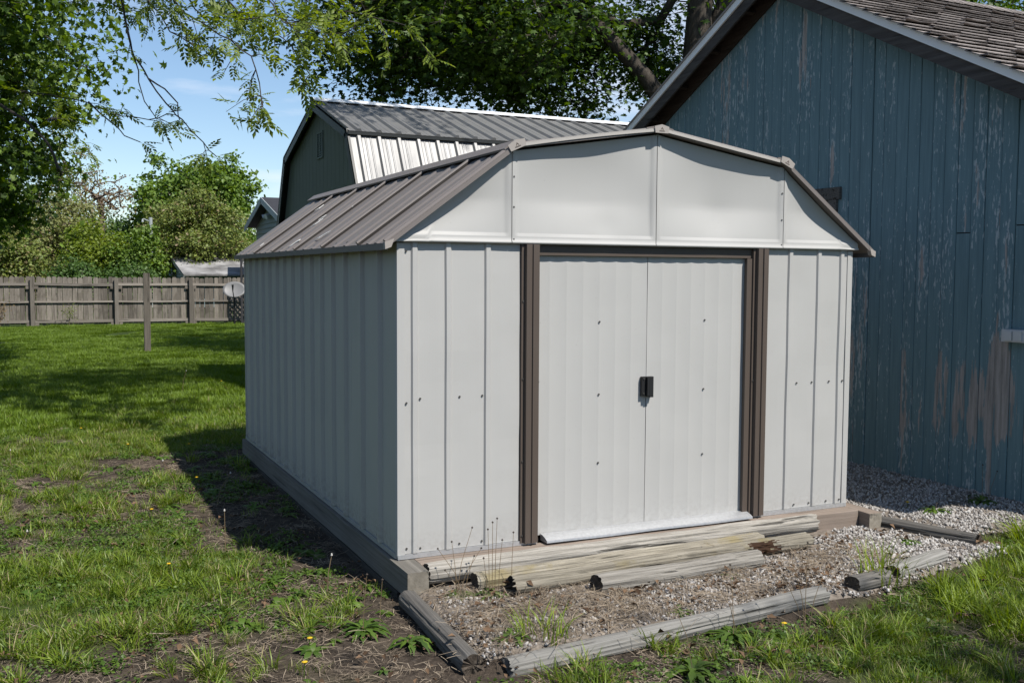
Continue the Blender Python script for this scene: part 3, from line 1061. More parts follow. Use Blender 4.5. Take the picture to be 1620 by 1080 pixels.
# floor inside
MB().box(0.03, 0.03, -0.012, W - 0.03, D - 0.03, 0.0).build('floor', M['dark'], shed)


# ------------------------------------------------------------------ timbers
def beam(name, label, p0, p1, w, h, mats, seed, rough=0.004, group='timbers framing the shed base', ends=(0.0, 0.0), round_=0.16, cat='timber', rot=None):
    """squared or round-sided timber along local X; mats [body, end(, rotten)]"""
    p0, p1 = Vector(p0), Vector(p1)
    L = (p1 - p0).length
    ring = []
    K = 36 if round_ > 0.3 else 20
    rc = random.Random(seed * 17 + 3)
    cracks = [(rc.randrange(K), rc.uniform(-0.2, 0.85) * L, rc.uniform(0.25, 0.9) * L, rc.uniform(0.006, 0.016)) for _ in range(11)] if round_ > 0.3 else []
    for k in range(K):
        a = 2 * PI * (k + 0.5) / K
        c, s = math.cos(a), math.sin(a)
        e = round_
        ring.append((math.copysign(abs(c) ** (e if e < 0.3 else 0.95), c) * w / 2, math.copysign(abs(s) ** (0.9 if round_ > 0.3 else e), s) * h / 2))
    n = max(6, int(L / (0.025 if round_ > 0.3 else 0.045)))
    vs, fs, mi = [], [], []
    for i in range(n + 1):
        x = L * i / n
        for k, (y, z) in enumerate(ring):
            q = mnoise.noise(Vector((x * 2.5, y * 9 + seed * 5.7, z * 9)))
            q2 = mnoise.noise(Vector((x * 3.0, k * 1.7 + seed, 9.1)))
            f = 1 + q * rough / (w * 0.5) + q2 * rough * 0.7 / (w * 0.5)
            xx = x
            for ck, cx, cl_, cd in cracks:
                s_ = (x - cx) / cl_
                kk = (ck + int(round(1.2 * mnoise.noise(Vector((x * 1.5, ck, seed)))))) % K
                if 0 < s_ < 1 and kk == k:
                    f -= cd * min(1, 9 * min(x, L - x)) * math.sin(PI * s_) ** 0.5 / (w * 0.5) * (0.6 + 0.5 * mnoise.noise(Vector((x * 18, ck, 2))))
            f += 0.035 * mnoise.noise(Vector((x * 7, y * 60, z * 60 + seed))) if round_ > 0.3 else 0
            if i == 0:
                xx = random.random() * ends[0]
                f *= 0.97
            if i == n:
                xx = L - random.random() * ends[1]
                f *= 0.97
            dy = 0.008 * mnoise.noise(Vector((x * 0.9, seed * 3.3, 0))) * (1 if rough > 0.003 else 0)
            if rot:
                dd = (x - rot[0]) / rot[1]
                if abs(dd) < 1 and y < 0 and z > -h * 0.2:
                    f -= 0.35 * (1 - dd * dd) * (0.6 + 0.8 * abs(mnoise.noise(Vector((x * 30, k * 2.1, 1)))))
            vs.append((xx, y * f + dy, z * f))
    for i in range(n):
        for k in range(K):
            k2 = (k + 1) % K
            fs.append((i * K + k, i * K + k2, (i + 1) * K + k2, (i + 1) * K + k))
            m_ = 0
            if rot:
                x = L * (i + 0.5) / n
                y, z = ring[k]
                if abs((x - rot[0]) / rot[1]) < 0.55 + 0.7 * mnoise.noise(Vector((x * 22, k * 1.3, 4))) and y < 0 and z > -h * 0.25:
                    m_ = 2
            mi.append(m_)
    for e, base in ((0, 0), (1, n * K)):
        c = len(vs)
        off = 0.6 * ends[0] + 0.004 if e == 0 else L - 0.6 * ends[1] - 0.004
        vs.append((off, 0, 0))
        for k in range(K):
            k2 = (k + 1) % K
            fs.append((base + k2, base + k, c) if e == 0 else (base + k, base + k2, c))
            mi.append(1)
    m = MB()
    m.add(vs, fs)
    m.mi = mi
    o = m.build(name, mats, None, smooth=False)
    d = (p1 - p0).normalized()
    o.matrix_world = Matrix.Translation(p0) @ d.to_track_quat('X', 'Z').to_matrix().to_4x4()
    tag(o, label, cat, group)
    return o


G1 = 'timbers under the shed walls'
beam('base_timber', 'grey upper base timber under the shaded side wall with pale end block', (0.025, -0.235, -0.085), (0.025, 4.25, -0.085), 0.115, 0.135, [M['base'], M['block']], 1, 0.0015, G1, round_=0.07)
beam('base_timber', 'dark lower timber beneath the side wall at soil level', (0.01, -0.09, -0.205), (0.01, 4.25, -0.205), 0.11, 0.10, [M['based'], M['based']], 2, 0.004, G1, round_=0.1)  # lower timber in a darker wood than the one above
beam('base_timber', 'reddish brown base timber under the front wall and doors', (0.085, -0.052, -0.075), (3.03, -0.052, -0.075), 0.12, 0.118, [M['redwood'], M['block']], 3, 0.0015, G1, round_=0.07)
beam('base_timber', 'brown base timber under the far side wall, its end grain facing forward', (3.09, -0.20, -0.08), (3.09, 4.25, -0.08), 0.105, 0.115, [M['redwood'], M['block']], 4, 0.0015, G1, round_=0.07)
beam('base_timber', 'base timber under the hidden back wall', (0.09, 4.19, -0.08), (3.03, 4.19, -0.08), 0.1, 0.11, [M['base'], M['block']], 5, 0.0015, G1, round_=0.07)
G2 = 'bleached logs lying before the doors'
bz = lambda x, y, h: gz1(x, y) + 0.016 + h / 2 - 0.006
logs = [
    ('longest bleached log lying against the reddish base timber', (0.085, -0.180), (2.63, -0.165), 0.105, 0.112, 11, (0.01, 0.03), None),
    ('bleached log with a dark square end between the longest log and the broken one', (0.295, -0.305), (2.15, -0.245), 0.10, 0.095, 12, (0.012, 0.02), None),
    ('bleached log with a broken near end and a rotten brown hollow', (0.415, -0.445), (2.41, -0.365), 0.105, 0.09, 13, (0.06, 0.03), (1.62, 0.17)),
    ('shortest bleached log in front, cut square at both ends', (0.83, -0.60), (1.89, -0.545), 0.115, 0.102, 14, (0.008, 0.01), None)]
for lab, a, b, w, h, sd, en, rt in logs:
    za, zb = bz(*a, h), bz(*b, h)
    dz_ = {11: 0.026, 12: -0.002, 13: 0.004, 14: -0.008}[sd]
    beam('log', lab, (*a, za + dz_), (*b, zb + dz_), w, h, [M['logtan' if sd in (12, 13) else 'log'], M['logend'], M['rot']], sd, 0.009, G2, en, 0.42, 'log', rt)
G3 = 'old timbers edging the gravel bed'
edg = [
    ('dark grey cracked edging timber leading forward from the shed corner', (-0.035, -0.26), (-0.06, -1.15), 0.10, 0.10, 21, (0.01, 0.018), M['edging']),
    ('pale grey edging timber along the front of the gravel bed', (0.06, -1.185), (1.86, -1.095), 0.105, 0.095, 22, (0.02, 0.03), M['edginglite']),
    ('short edging timber with a dark cut end in the grass', (2.07, -1.06), (2.35, -1.02), 0.10, 0.09, 23, (0.01, 0.02), M['edging']),
    ('half buried edging timber between the grass clump and tall grass', (2.42, -0.99), (2.92, -0.87), 0.10, 0.085, 24, (0.02, 0.02), M['edginglite']),
    ('grey edging timber lying in the gravel below the barn wall', (3.17, -0.15), (3.36, -0.76), 0.09, 0.085, 25, (0.01, 0.02), M['edging'])]
for lab, a, b, w, h, sd, en, mt in edg:
    za, zb = gz1(*a) + h / 2 - 0.012, gz1(*b) + h / 2 - 0.012
    if sd == 22:
        za, zb = za - 0.022, zb - 0.016
    beam('edging_timber', lab, (*a, za), (*b, zb), w, h, [mt, M['logend'] if sd != 22 else M['edging']], sd, 0.005, G3, en, 0.38, 'edging timber')

# ------------------------------------------------------------------ blue barn
BX, BA = 4.435, math.radians(1.0)
AY, AZ = 2.37, 3.96
SL, SR = 0.512, 0.512
barn = thing('blue_barn', 'weathered blue board barn with peeling paint and a shingled roof', 'barn', (BX, 0, 0))
barn.rotation_euler = (0, 0, BA)
Y0, Y1 = -1.15, 5.75
ztop = lambda y: AZ - (SL * (y - AY) if y > AY else SR * (AY - y))
rb = random.Random(5)
y = Y0
i = 0
joints = {}
while y < Y1 - 0.02:
    w = 0.120 + 0.012 * (rb.random() - 0.5)
    y2 = min(y + w, Y1)
    off = 0.006 * rb.random()
    g = rb.choice([0.0010, 0.0012, 0.0016, 0.0028])
    a, b = y + g, y2 - g
    segs = [(-0.10 - 0.02 * rb.random(), None)]
    zj = None
    if rb.random() < 0.24:
        zj = 0.55 + 1.3 * rb.random()
    parts_ = [(-0.11 - 0.03 * rb.random(), None)] if zj is None else [(-0.11 - 0.03 * rb.random(), zj - 0.004), (zj + 0.004, None)]
    for z0, z1 in parts_:
        top = [(a, z1 if z1 else ztop(a) + 0.06), (b, z1 if z1 else ztop(b) + 0.06)]
        if a < AY < b and z1 is None:
            top = [(a, ztop(a) + 0.06), (AY, AZ + 0.06), (b, ztop(b) + 0.06)]
        e = 0.004
        mid = [(a, z0)] + top + [(b, z0)]
        # chamfered front edge
        m = MB()
        back = [(0.0, yy, zz) for yy, zz in mid]
        f1 = [(-0.012 - off, yy, zz) for yy, zz in mid]
        f2 = [(-0.016 - off, min(max(yy, a + e), b - e), zz) for yy, zz in mid]
        n = len(mid)
        vs = back + f1 + f2
        fs = [tuple(range(2 * n, 3 * n)), tuple(reversed(range(n)))]
        for s0 in (0, n):
            fs += [(s0 + k, s0 + (k + 1) % n, s0 + n + (k + 1) % n, s0 + n + k) for k in range(n)]
        m.add(vs, fs)
        o = m.build('board', M['barn'], barn)
    y = y2
# backing, other walls
MB().prism([(0.002, Y0, -0.05), (0.002, Y1, -0.05), (0.002, Y1, ztop(Y1) + 0.05), (0.002, AY, AZ + 0.05), (0.002, Y0, ztop(Y0) + 0.05)], (0.06, 0, 0)).build('wall_backing', M['soffit'], barn)
BL = 8.5
MB().box(0.07, Y0, -0.1, BL, Y0 + 0.08, ztop(Y0) + 0.05).build('wall', M['barn'], barn)
MB().box(0.07, Y1 - 0.08, -0.1, BL, Y1, ztop(Y1) + 0.05).build('wall', M['barn'], barn)
MB().prism([(BL, Y0, -0.05), (BL, Y1, -0.05), (BL, Y1, ztop(Y1) + 0.05), (BL, AY, AZ + 0.05), (BL, Y0, ztop(Y0) + 0.05)], (0.06, 0, 0)).build('wall', M['barn'], barn)
m = MB()
m.box(-0.012, Y0, -0.24, 0.05, Y1, -0.105)
m.build('sill_board', M['rake'], barn)
# roof decks, overhanging the gable
OH = 0.20
for (ya, za, yb, zb) in ((AY, AZ, Y0 - 0.3, ztop(Y0 - 0.3)), (AY, AZ, Y1 + 0.3, ztop(Y1 + 0.3))):
    d = Vector((0, yb - ya, zb - za)).normalized()
    n = Vector((0, -d.z, d.y))
    if n.z < 0:
        n = -n
    P = [Vector((-OH, ya, za)), Vector((BL + OH, ya, za)), Vector((BL + OH, yb, zb)), Vector((-OH, yb, zb))]
    MB().prism([p + n * 0.125 for p in P], n * 0.03).build('roof_deck', M['soffit'], barn)
    # rake board (weathered) and the pale trim set on top of it
    m = MB()
    q = [Vector((-OH - 0.022, ya, za)), Vector((-OH - 0.022, yb, zb))]
    m.prism([q[0], q[1], q[1] + n * 0.12, q[0] + n * 0.12], (0.02, 0, 0))
    m.build('rake_board', M['rake'], barn)
    m = MB()
    q = [Vector((-OH - 0.040, ya, za)), Vector((-OH - 0.040, yb, zb))]
    m.prism([q[0] + n * 0.098, q[1] + n * 0.098, q[1] + n * 0.160, q[0] + n * 0.160], (0.016, 0, 0))
    m.build('rake_trim', M['barntrim'], barn)
    # frieze against the wall
    m = MB()
    q = [Vector((-0.045, ya, za)), Vector((-0.045, yb, zb))]
    m.prism([q[0] - n * 0.02, q[1] - n * 0.02, q[1] + n * 0.122, q[0] + n * 0.122], (0.02, 0, 0))
    m.build('frieze_board', M['soffit'], barn)
    for k in range(7):
        s = (k + 0.6) / 7.3
        c = q[0].lerp(q[1], s)
        m = MB().bar(c + Vector((-OH + 0.05, 0, 0)) + n * 0.086, c + Vector((0.0, 0, 0)) + n * 0.086, 0.04, 0.07, n)
        m.build('lookout', M['soffit'], barn)
# shingles on the sunlit slope: individual curled tabs near the gable, the rest joined
dv = Vector((0, -1, -SR)).normalized()
nv = Vector((0, -SR, 1)).normalized()
if nv.z < 0:
    nv = -nv
rs = random.Random(9)
Lr = math.hypot(AY - Y0 + 0.3, (AY - Y0 + 0.3) * SR)
EXP = 0.135
ncour = int(Lr / EXP)
tabs = []
for c in range(ncour + 1):
    s = c * EXP
    x = -OH - 0.078 - (0.15 if c % 2 else 0.0)
    while x < BL + OH:
        w = 0.302
        x0 = max(x + 0.003, -OH - 0.078)
        x1 = min(x + w - 0.003, BL + OH)
        if x1 - x0 > 0.04:
            cl = rs.random() ** 2 * 0.032 if rs.random() < 0.65 else 0.003
            cr = cl * (0.3 + 0.7 * rs.random())
            if rs.random() < 0.5:
                cl, cr = cr, cl
            s1 = s + EXP + 0.012 * rs.random()
            vs = []
            base = Vector((0, AY, AZ)) + nv * 0.160
            for t_, lift in ((s - 0.05, 0.002), (s + 0.6 * EXP, 0.012), (s1, None)):
                for xx, cc in ((x0, cl), (0.5 * (x0 + x1), 0.25 * (cl + cr)), (x1, cr)):
                    l_ = 0.021 + cc if lift is None else lift
                    vs.append(base + Vector((xx, 0, 0)) + dv * max(t_, 0) + nv * l_)
            fs = [(0, 1, 4, 3), (1, 2, 5, 4), (3, 4, 7, 6), (4, 5, 8, 7)]
            vs += [p - nv * 0.007 for p in vs[:9]]
            fs += [(9 + a, 9 + d_, 9 + c_, 9 + b_) for a, b_, c_, d_ in fs[:4]]
            fs += [(6, 7, 16, 15), (7, 8, 17, 16), (0, 3, 12, 9), (3, 6, 15, 12), (2, 11, 14, 5), (5, 14, 17, 8)]
            tabs.append((x0 + 0.35 * c * EXP, vs, fs, (x0, s)))
        x += w
tabs.sort(key=lambda t: t[3][0])
rest = MB()
for k, (_, vs, fs, _p) in enumerate(tabs):
    if k < 290:
        MB().add(vs, fs).build('shingle', M['shingle'], barn)
    else:
        rest.add(vs, fs)
o = rest.build('shingles', M['shingle'], barn)
o['kind'] = 'stuff'
# ridge cap of bent shingles, other slope plain
m = MB()
k = 0
x = -OH - 0.05
while x < BL + OH:
    for s in (-1, 1):
        sl = SR if s < 0 else SL
        d = Vector((0, s, -sl)).normalized()
        P = [Vector((x, AY, AZ + 0.222)), Vector((x + 0.3, AY, AZ + 0.212)), Vector((x + 0.3, AY, AZ + 0.212)) + d * 0.14, Vector((x, AY, AZ + 0.222)) + d * 0.14]
        m.prism(P, (0, 0, -0.008))
    x += 0.14
o = m.build('ridge_shingles', M['shingle'], barn)
o['kind'] = 'stuff'
n_ = Vector((0, SL, 1)).normalized()
d_ = Vector((0, 1, -SL)).normalized()
P = [Vector((-OH - 0.05, AY, AZ)) + n_ * 0.157, Vector((BL + OH, AY, AZ)) + n_ * 0.157]
MB().prism([P[0], P[1], P[1] + d_ * 4.2, P[0] + d_ * 4.2], n_ * 0.02).build('far_roof_slope', M['shingle'], barn)
# bits of an old boarded window beside the shed roof
wf = MB().box(-0.050, 1.56, 2.10, -0.0235, 2.2, 2.20).build('window_frame', M['edging'], barn)
MB().box(-0.046, 1.60, 1.55, -0.0235, 1.70, 2.098).build('side_board', M['edging'], wf)
MB().box(-0.030, 1.702, 1.55, -0.0232, 2.2, 2.098).build('opening_shade', M['dark'], wf)  # flat near-black sheet painting the shade inside the window recess
# outlet box
ob = MB().box(-0.085, -0.24, 1.02, -0.0225, -0.045, 1.105).build('outlet_box', M['white'], barn)
for yy in (-0.132, -0.207):
    MB().box(-0.097, yy, 1.03, -0.0852, yy + 0.062, 1.095).build('outlet_cover', M['white'], ob)

# ------------------------------------------------------------------ green gambrel building behind
GX, GY = 1.93, 9.09
gb = thing('green_gambrel_barn', 'tall dark green gambrel building with bare metal roof behind the pale shed', 'barn', (GX, GY, 0))
GL = 7.4
gpr = [(2.62, 1.75), (1.83, 3.246), (0.0, 3.84), (-1.705, 3.246), (-2.55, 1.75)]
wallp = [(2.50, -0.1), (2.50, 1.80), (1.78, 3.20), (0.0, 3.79), (-1.66, 3.20), (-2.43, 1.80), (-2.43, -0.1)]
# gable wall of vertical boards with grooves
ge_ = lambda yy: float(np.interp(yy, [-2.43, -1.66, 0.0, 1.78, 2.50], [1.80, 3.20, 3.79, 3.20, 1.80]))
MB().prism([(0.02, y_, z_) for y_, z_ in wallp], (0.05, 0, 0)).build('gable_backing', M['greentrim'], gb)
yy = -2.42
while yy < 2.48:
    w = 0.2
    a, b = yy + 0.004, min(yy + w - 0.004, 2.49)
    pts = [(0.0, a, -0.1), (0.0, a, ge_(a) - 0.02)]
    for kx in (-1.66, 0.0, 1.78):
        if a < kx < b:
            pts.append((0.0, kx, ge_(kx) - 0.02))
    pts += [(0.0, b, ge_(b) - 0.02), (0.0, b, -0.1)]
    MB().prism(pts, (0.019, 0, 0)).build('siding_board', M['greenwall'], gb)
    yy += w
MB().box(0.08, -2.43, -0.1, GL, -2.37, 1.8).build('wall', M['greenwall'], gb)
MB().box(0.08, 2.44, -0.1, GL, 2.50, 1.8).build('wall', M['greenwall'], gb)
MB().prism([(GL, y_, z_) for y_, z_ in wallp], (0.05, 0, 0)).build('far_gable', M['greenwall'], gb)
# rake trims
for (ya, za), (yb, zb) in zip(gpr[:-1], gpr[1:]):
    d = Vector((0, yb - ya, zb - za)).normalized()
    n = Vector((0, -d.z, d.y))
    if n.dot(Vector((0, (ya + yb) / 2, (za + zb) / 2 - 2.2))) < 0:
        n = -n
    a, b = Vector((-0.10, ya, za)), Vector((-0.10, yb, zb))
    m = MB().prism([a - n * 0.12, b - n * 0.12, b + n * 0.012, a + n * 0.012], (0.03, 0, 0))
    m.prism([a - n * 0.03, b - n * 0.03, b - n * 0.004, a - n * 0.004], (0.16, 0, 0))
    m.build('rake_trim', M['greentrim'], gb)
# metal sheets with tall and small ribs
yb_list = [(gpr[0], gpr[1], 'lower'), (gpr[2], gpr[1], 'upper'), (gpr[2], gpr[3], 'upper'), (gpr[4], gpr[3], 'lower')]
for (ya, za), (yb, zb), kind in yb_list:
    a, b = Vector((0, ya, za)), Vector((0, yb, zb))
    if kind == 'upper':
        b = b + (b - a).normalized() * 0.09
    d = b - a
    L = d.length
    d.normalize()
    n = Vector((0, -d.z, d.y))
    if n.z < 0:
        n = -n
    fr = lambda u, v, dd, a=a, d=d, n=n: tuple(Vector((u, 0, 0)) + a + d * v + n * dd)
    u = -0.09
    k = 0
    while u < GL:
        ue = min(u + 0.78, GL + 0.05)
        pr = [(u, 0.0)]
        r = u + 0.13
        while r < ue - 0.05:
            pr += [(r - 0.038, 0), (r - 0.018, 0.03), (r + 0.018, 0.03), (r + 0.038, 0)]
            for q in (0.085, 0.15):
                if r + q + 0.02 < ue:
                    pr += [(r + q - 0.012, 0), (r + q - 0.005, 0.004), (r + q + 0.005, 0.004), (r + q + 0.012, 0)]
            r += 0.26
        pr.append((ue - 0.002, 0.0))
        prof_panel(pr, 0, L, fr, 8, 0.0022, 60 + k, back=-0.006, dmax=0.2).build('roof_sheet', M['sheet'], gb)
        u = ue
        k += 1
    if kind == 'upper' and yb < 0:
        # dark closure under the eave of the upper slope
        MB().box(-0.095, yb - 0.085, zb - 0.075, GL, yb - 0.060, zb - 0.040).build('closure_trim', M['greentrim'], gb)
MB().prism([(-0.11, -0.105, 3.850), (-0.11, 0.0, 3.893), (-0.11, 0.105, 3.850), (-0.11, 0.105, 3.840), (-0.11, 0.0, 3.883), (-0.11, -0.105, 3.835)], (GL + 0.1, 0, 0)).build('ridge_cap', M['barntrim'], gb)
# gable vent
vt = MB()
vy0, vy1, vz0, vz1 = -0.22, 0.08, 3.05, 3.42
vt.box(-0.016, vy0, vz0, -0.001, vy0 + 0.025, vz1).box(-0.016, vy1 - 0.025, vz0, -0.001, vy1, vz1)
vt.box(-0.016, vy0 + 0.025, vz1 - 0.025, -0.001, vy1 - 0.025, vz1).box(-0.016, vy0 + 0.025, vz0, -0.001, vy1 - 0.025, vz0 + 0.025)
vt.box(-0.014, (vy0 + vy1) / 2 - 0.012, vz0 + 0.025, -0.001, (vy0 + vy1) / 2 + 0.012, vz1 - 0.025)
vt = vt.build('gable_vent', M['ventwhite'], gb)
sl = MB()
for k in range(9):
    z = vz0 + 0.04 + k * 0.034
    for ya, yb in ((vy0 + 0.027, (vy0 + vy1) / 2 - 0.014), ((vy0 + vy1) / 2 + 0.014, vy1 - 0.027)):
        sl.prism([(-0.012, ya, z), (-0.002, ya, z + 0.022), (-0.002, ya, z + 0.026), (-0.012, ya, z + 0.004)], (0, yb - ya, 0))
sl.build('louvers', M['ventwhite'], vt)['kind'] = 'stuff'

# ------------------------------------------------------------------ house with floodlight, far behind the fence
hs = thing('house', 'small house gable with dark shingles and a floodlight beside the green building', 'house', (7.0, 38.7, 0))
hp = [(3.6, 3.6), (0, 4.62), (-3.6, 3.6)]
MB().prism([(0.45, 3.3, -0.1), (0.45, 3.3, 3.62), (0.45, 0, 4.5), (0.45, -3.3, 3.62), (0.45, -3.3, -0.1)], (9, 0, 0)).build('wall', M['housewall'], hs)
z = 0.0
while z < 4.3:
    hw = 3.3 if z < 3.6 else max(0.1, 3.3 * (4.5 - z - 0.2) / 0.9)
    MB().prism([(0.44, -hw, z), (0.40, -hw, z + 0.01), (0.44, -hw, z + 0.195)], (0, 2 * hw, 0)).build('siding_board', M['housewall'], hs)
    z += 0.2
for (ya, za), (yb, zb) in ((hp[1], hp[0]), (hp[1], hp[2])):
    d = Vector((0, yb - ya, zb - za)).normalized()
    n = Vector((0, -d.z, d.y))
    n = n if n.z > 0 else -n
    e = Vector((0, yb, zb)) + d * 0.25
    MB().prism([Vector((0.0, ya, za)), e, e + n * 0.06, Vector((0.0, ya, za)) + n * 0.06], (10, 0, 0)).build('roof', M['tar'], hs)
    a, b = Vector((-0.03, ya, za)), e + Vector((-0.03, 0, 0))
    MB().prism([a - n * 0.2, b - n * 0.2, b + n * 0.06, a + n * 0.06], (0.028, 0, 0)).build('fascia', M['housetrim'], hs)
fl = MB().box(0.30, -0.12, 3.86, 0.40, 0.12, 3.98).build('floodlight', M['white'], hs)
MB().tube([(0.30, 0.2, 3.92), (0.12, 0.28, 3.84)], [0.07, 0.12], 10).build('lamp_head', M['white'], fl)
MB().tube([(0.30, -0.2, 3.92), (0.12, -0.28, 3.84)], [0.07, 0.12], 10).build('lamp_head', M['white'], fl)

# ------------------------------------------------------------------ low blue building with a worn roof
bb = thing('outbuilding', 'low pale blue outbuilding with a patched worn roof beyond the fence', 'outbuilding', (4.19, 46.8, 0))
MB().prism([(0.25, 4.2, -0.1), (0.25, 4.2, 1.45), (0.25, 0, 2.18), (0.25, -4.2, 1.45), (0.25, -4.2, -0.1)], (9, 0, 0)).build('wall', M['bluewall'], bb)
for k in range(9):
    z = 1.0 + k * 0.13
    hw = 4.2 if z < 1.4 else max(0.05, 4.2 * (2.18 - z - 0.13) / 0.73)
    MB().prism([(0.245, -hw, z), (0.20, -hw, z + 0.01), (0.245, -hw, z + 0.127)], (0, 2 * hw, 0)).build('siding_board', M['bluewall'], bb)
for s in (1, -1):
    a, b = Vector((0, 0, 2.22)), Vector((0, s * 4.9, 1.32))
    n = Vector((0, s * 0.9, 4.9)).normalized()
    MB().prism([a, b, b + n * 0.06, a + n * 0.06], (9.5, 0, 0)).build('roof', M['wornroof'], bb)
    MB().prism([a - n * 0.14, b - n * 0.14, b - n * 0.002, a - n * 0.002], (0.03, 0, 0)).build('fascia', M['housetrim'], bb)
MB().box(0.17, 0.35, 1.3, 0.195, 0.6, 2.0).build('dark_board', M['tar'], bb)
m = MB()
for k in range(14):
    x = 1.1 + k * 0.17
    m.tube([(x, -0.5, 2.2), (x + 0.05, -0.15, 2.3 + 0.12 * random.random()), (x + 0.1, 0.2, 2.26)], [0.07, 0.13, 0.08], 7)
o = m.build('tarp', M['black'], None, loc=(4.19, 46.8, 0))
tag(o, 'crumpled black tarp lying on the ridge of the low outbuilding', 'tarp')

# ------------------------------------------------------------------ board fence
FY = 28.4
fence = thing('board_fence', 'weathered dog-eared board fence along the back of the yard, posts on this side', 'fence', (0, FY, -0.14))
pick = []
for v in range(3):
    w, t = 0.134, 0.016
    m = MB().prism([(-w / 2, 0, 0.03), (w / 2, 0, 0.03), (w / 2, 0, 1.425), (w / 2 - 0.028, 0, 1.46), (-w / 2 + 0.028, 0, 1.46), (-w / 2, 0, 1.425)], (0, t, 0))
    o = m.build('picket', M['fence'], fence)
    pick.append(o)
rf = random.Random(3)
x = -5.4
first = [True] * 3
while x < 8.2:
    v = rf.randrange(3)
    if first[v]:
        o = pick[v]
        first[v] = False
    else:
        o = pick[v].copy()
        COL.objects.link(o)
        o.parent = fence
    o.location = (x, 0.05 + rf.random() * 0.012, -0.045 * rf.random() ** 2 + 0.012 * rf.random())
    o.rotation_euler = (0, (rf.random() - 0.5) * 0.028, 0)
    x += 0.1415 + 0.004 * rf.random()
posts = [-4.1, -1.83, 0.51, 2.71, 4.95, 7.2]
for i, px_ in enumerate(posts):
    MB().box(-0.055, -0.10, -0.1, 0.055, -0.002, 1.43 + 0.02 * (i % 2)).build('post', M['post'], fence, loc=(px_, 0, 0))
    if i == 3:
        MB().box(0.06, -0.09, -0.05, 0.10, -0.05, 1.2).build('brace', M['post'], fence, loc=(px_, 0, 0))
for i in range(len(posts) - 1):
    a, b = posts[i] + 0.0, posts[i + 1] - 0.0
    for k, (z, h) in enumerate(((1.235, 0.075), (0.71, 0.05), (0.125, 0.085))):
        m = MB()
        n_ = 8
        for j in range(n_):
            s0, s1 = j / n_, (j + 1) / n_
            sg = lambda s: -0.012 * math.sin(PI * s) * (1 if (i + k) % 2 else 0.3) + (0.035 if k == 0 and i == 1 else 0) * (0.5 - s)
            x0, x1 = a + 0.058 + (b - a - 0.116) * s0, a + 0.058 + (b - a - 0.116) * s1
            vs = []
            for xx, s in ((x0, s0), (x1, s1)):
                zz = z + sg(s)
                vs += [(xx, 0.004, zz - h / 2), (xx, 0.042, zz - h / 2), (xx, 0.042, zz + h / 2), (xx, 0.004, zz + h / 2)]
            fs = [(0, 1, 5, 4), (1, 2, 6, 5), (2, 3, 7, 6), (3, 0, 4, 7)]
            if j == 0:
                fs.append((3, 2, 1, 0))
            if j == n_ - 1:
                fs.append((4, 5, 6, 7))
            m.add(vs, fs)
        m.build('rail', M['rail'], fence)
        if k != 1:
            MB().box(a + 0.06, -0.005, z - 0.14, a + 0.17, 0.002, z - h / 2 - 0.01).build('rail_block', M['post'], fence)
            MB().box(b - 0.17, -0.005, z - 0.14, b - 0.06, 0.002, z - h / 2 - 0.01).build('rail_block', M['post'], fence)

# lone post, dish, lattice, utility pole
o = MB().prism([(-0.06, -0.05, -0.3), (0.06, -0.05, -0.3), (0.06, 0.05, -0.3), (-0.06, 0.05, -0.3)], (0.0, 0, 1.93)).build('lawn_post', M['post'], None, loc=(0.33, 16.81, gz1(0.33, 16.81) + 0.0))
tag(o, 'lone square wooden post standing in the middle of the lawn', 'post')
ds = thing('satellite_dish', 'pale oval satellite dish on a pole before the fence', 'satellite dish', (3.82, 27.0, gz1(3.82, 27)))
m = MB()
nr, nk = 5, 20
ax = Vector((-0.25, -0.85, 0.48)).normalized()
sx = Vector((0, 0, 1)).cross(ax).normalized()
sy = ax.cross(sx)
cc = Vector((0, 0, 1.13))
vs = [cc - ax * 0.05]
for layer in (0.0, -0.012):
    for r in range(1, nr + 1):
        for k in range(nk):
            a = 2 * PI * k / nk
            q = r / nr
            vs.append(cc + sx * (0.35 * q * math.cos(a)) + sy * (0.275 * q * math.sin(a)) - ax * (0.05 * (1 - q * q) - layer))
vs.append(cc - ax * 0.062)
fs = []
b2 = 1 + nr * nk
for k in range(nk):
    k2 = (k + 1) % nk
    fs.append((0, 1 + k, 1 + k2))
    for r in range(nr - 1):
        fs.append((1 + r * nk + k, 1 + (r + 1) * nk + k, 1 + (r + 1) * nk + k2, 1 + r * nk + k2))
        fs.append((b2 + r * nk + k, b2 + r * nk + k2, b2 + (r + 1) * nk + k2, b2 + (r + 1) * nk + k))
    fs.append((1 + (nr - 1) * nk + k, b2 + (nr - 1) * nk + k, b2 + (nr - 1) * nk + k2, 1 + (nr - 1) * nk + k2))
    fs.append((len(vs) - 1, b2 + k2, b2 + k))
m.add(vs, fs)
m.build('reflector', M['dish'], ds, smooth=True)
MB().tube([(0.02, 0.12, -0.2), (0.02, 0.12, 0.9), (0.0, 0.06, 1.1)], 0.026, 8).build('pole', M['black'], ds)
MB().tube([cc - sy * 0.27 - ax * 0.02, cc - sy * 0.22 + ax * 0.28, cc - sy * 0.05 + ax * 0.40], [0.016, 0.014, 0.035], 7).build('feed_arm', M['black'], ds)

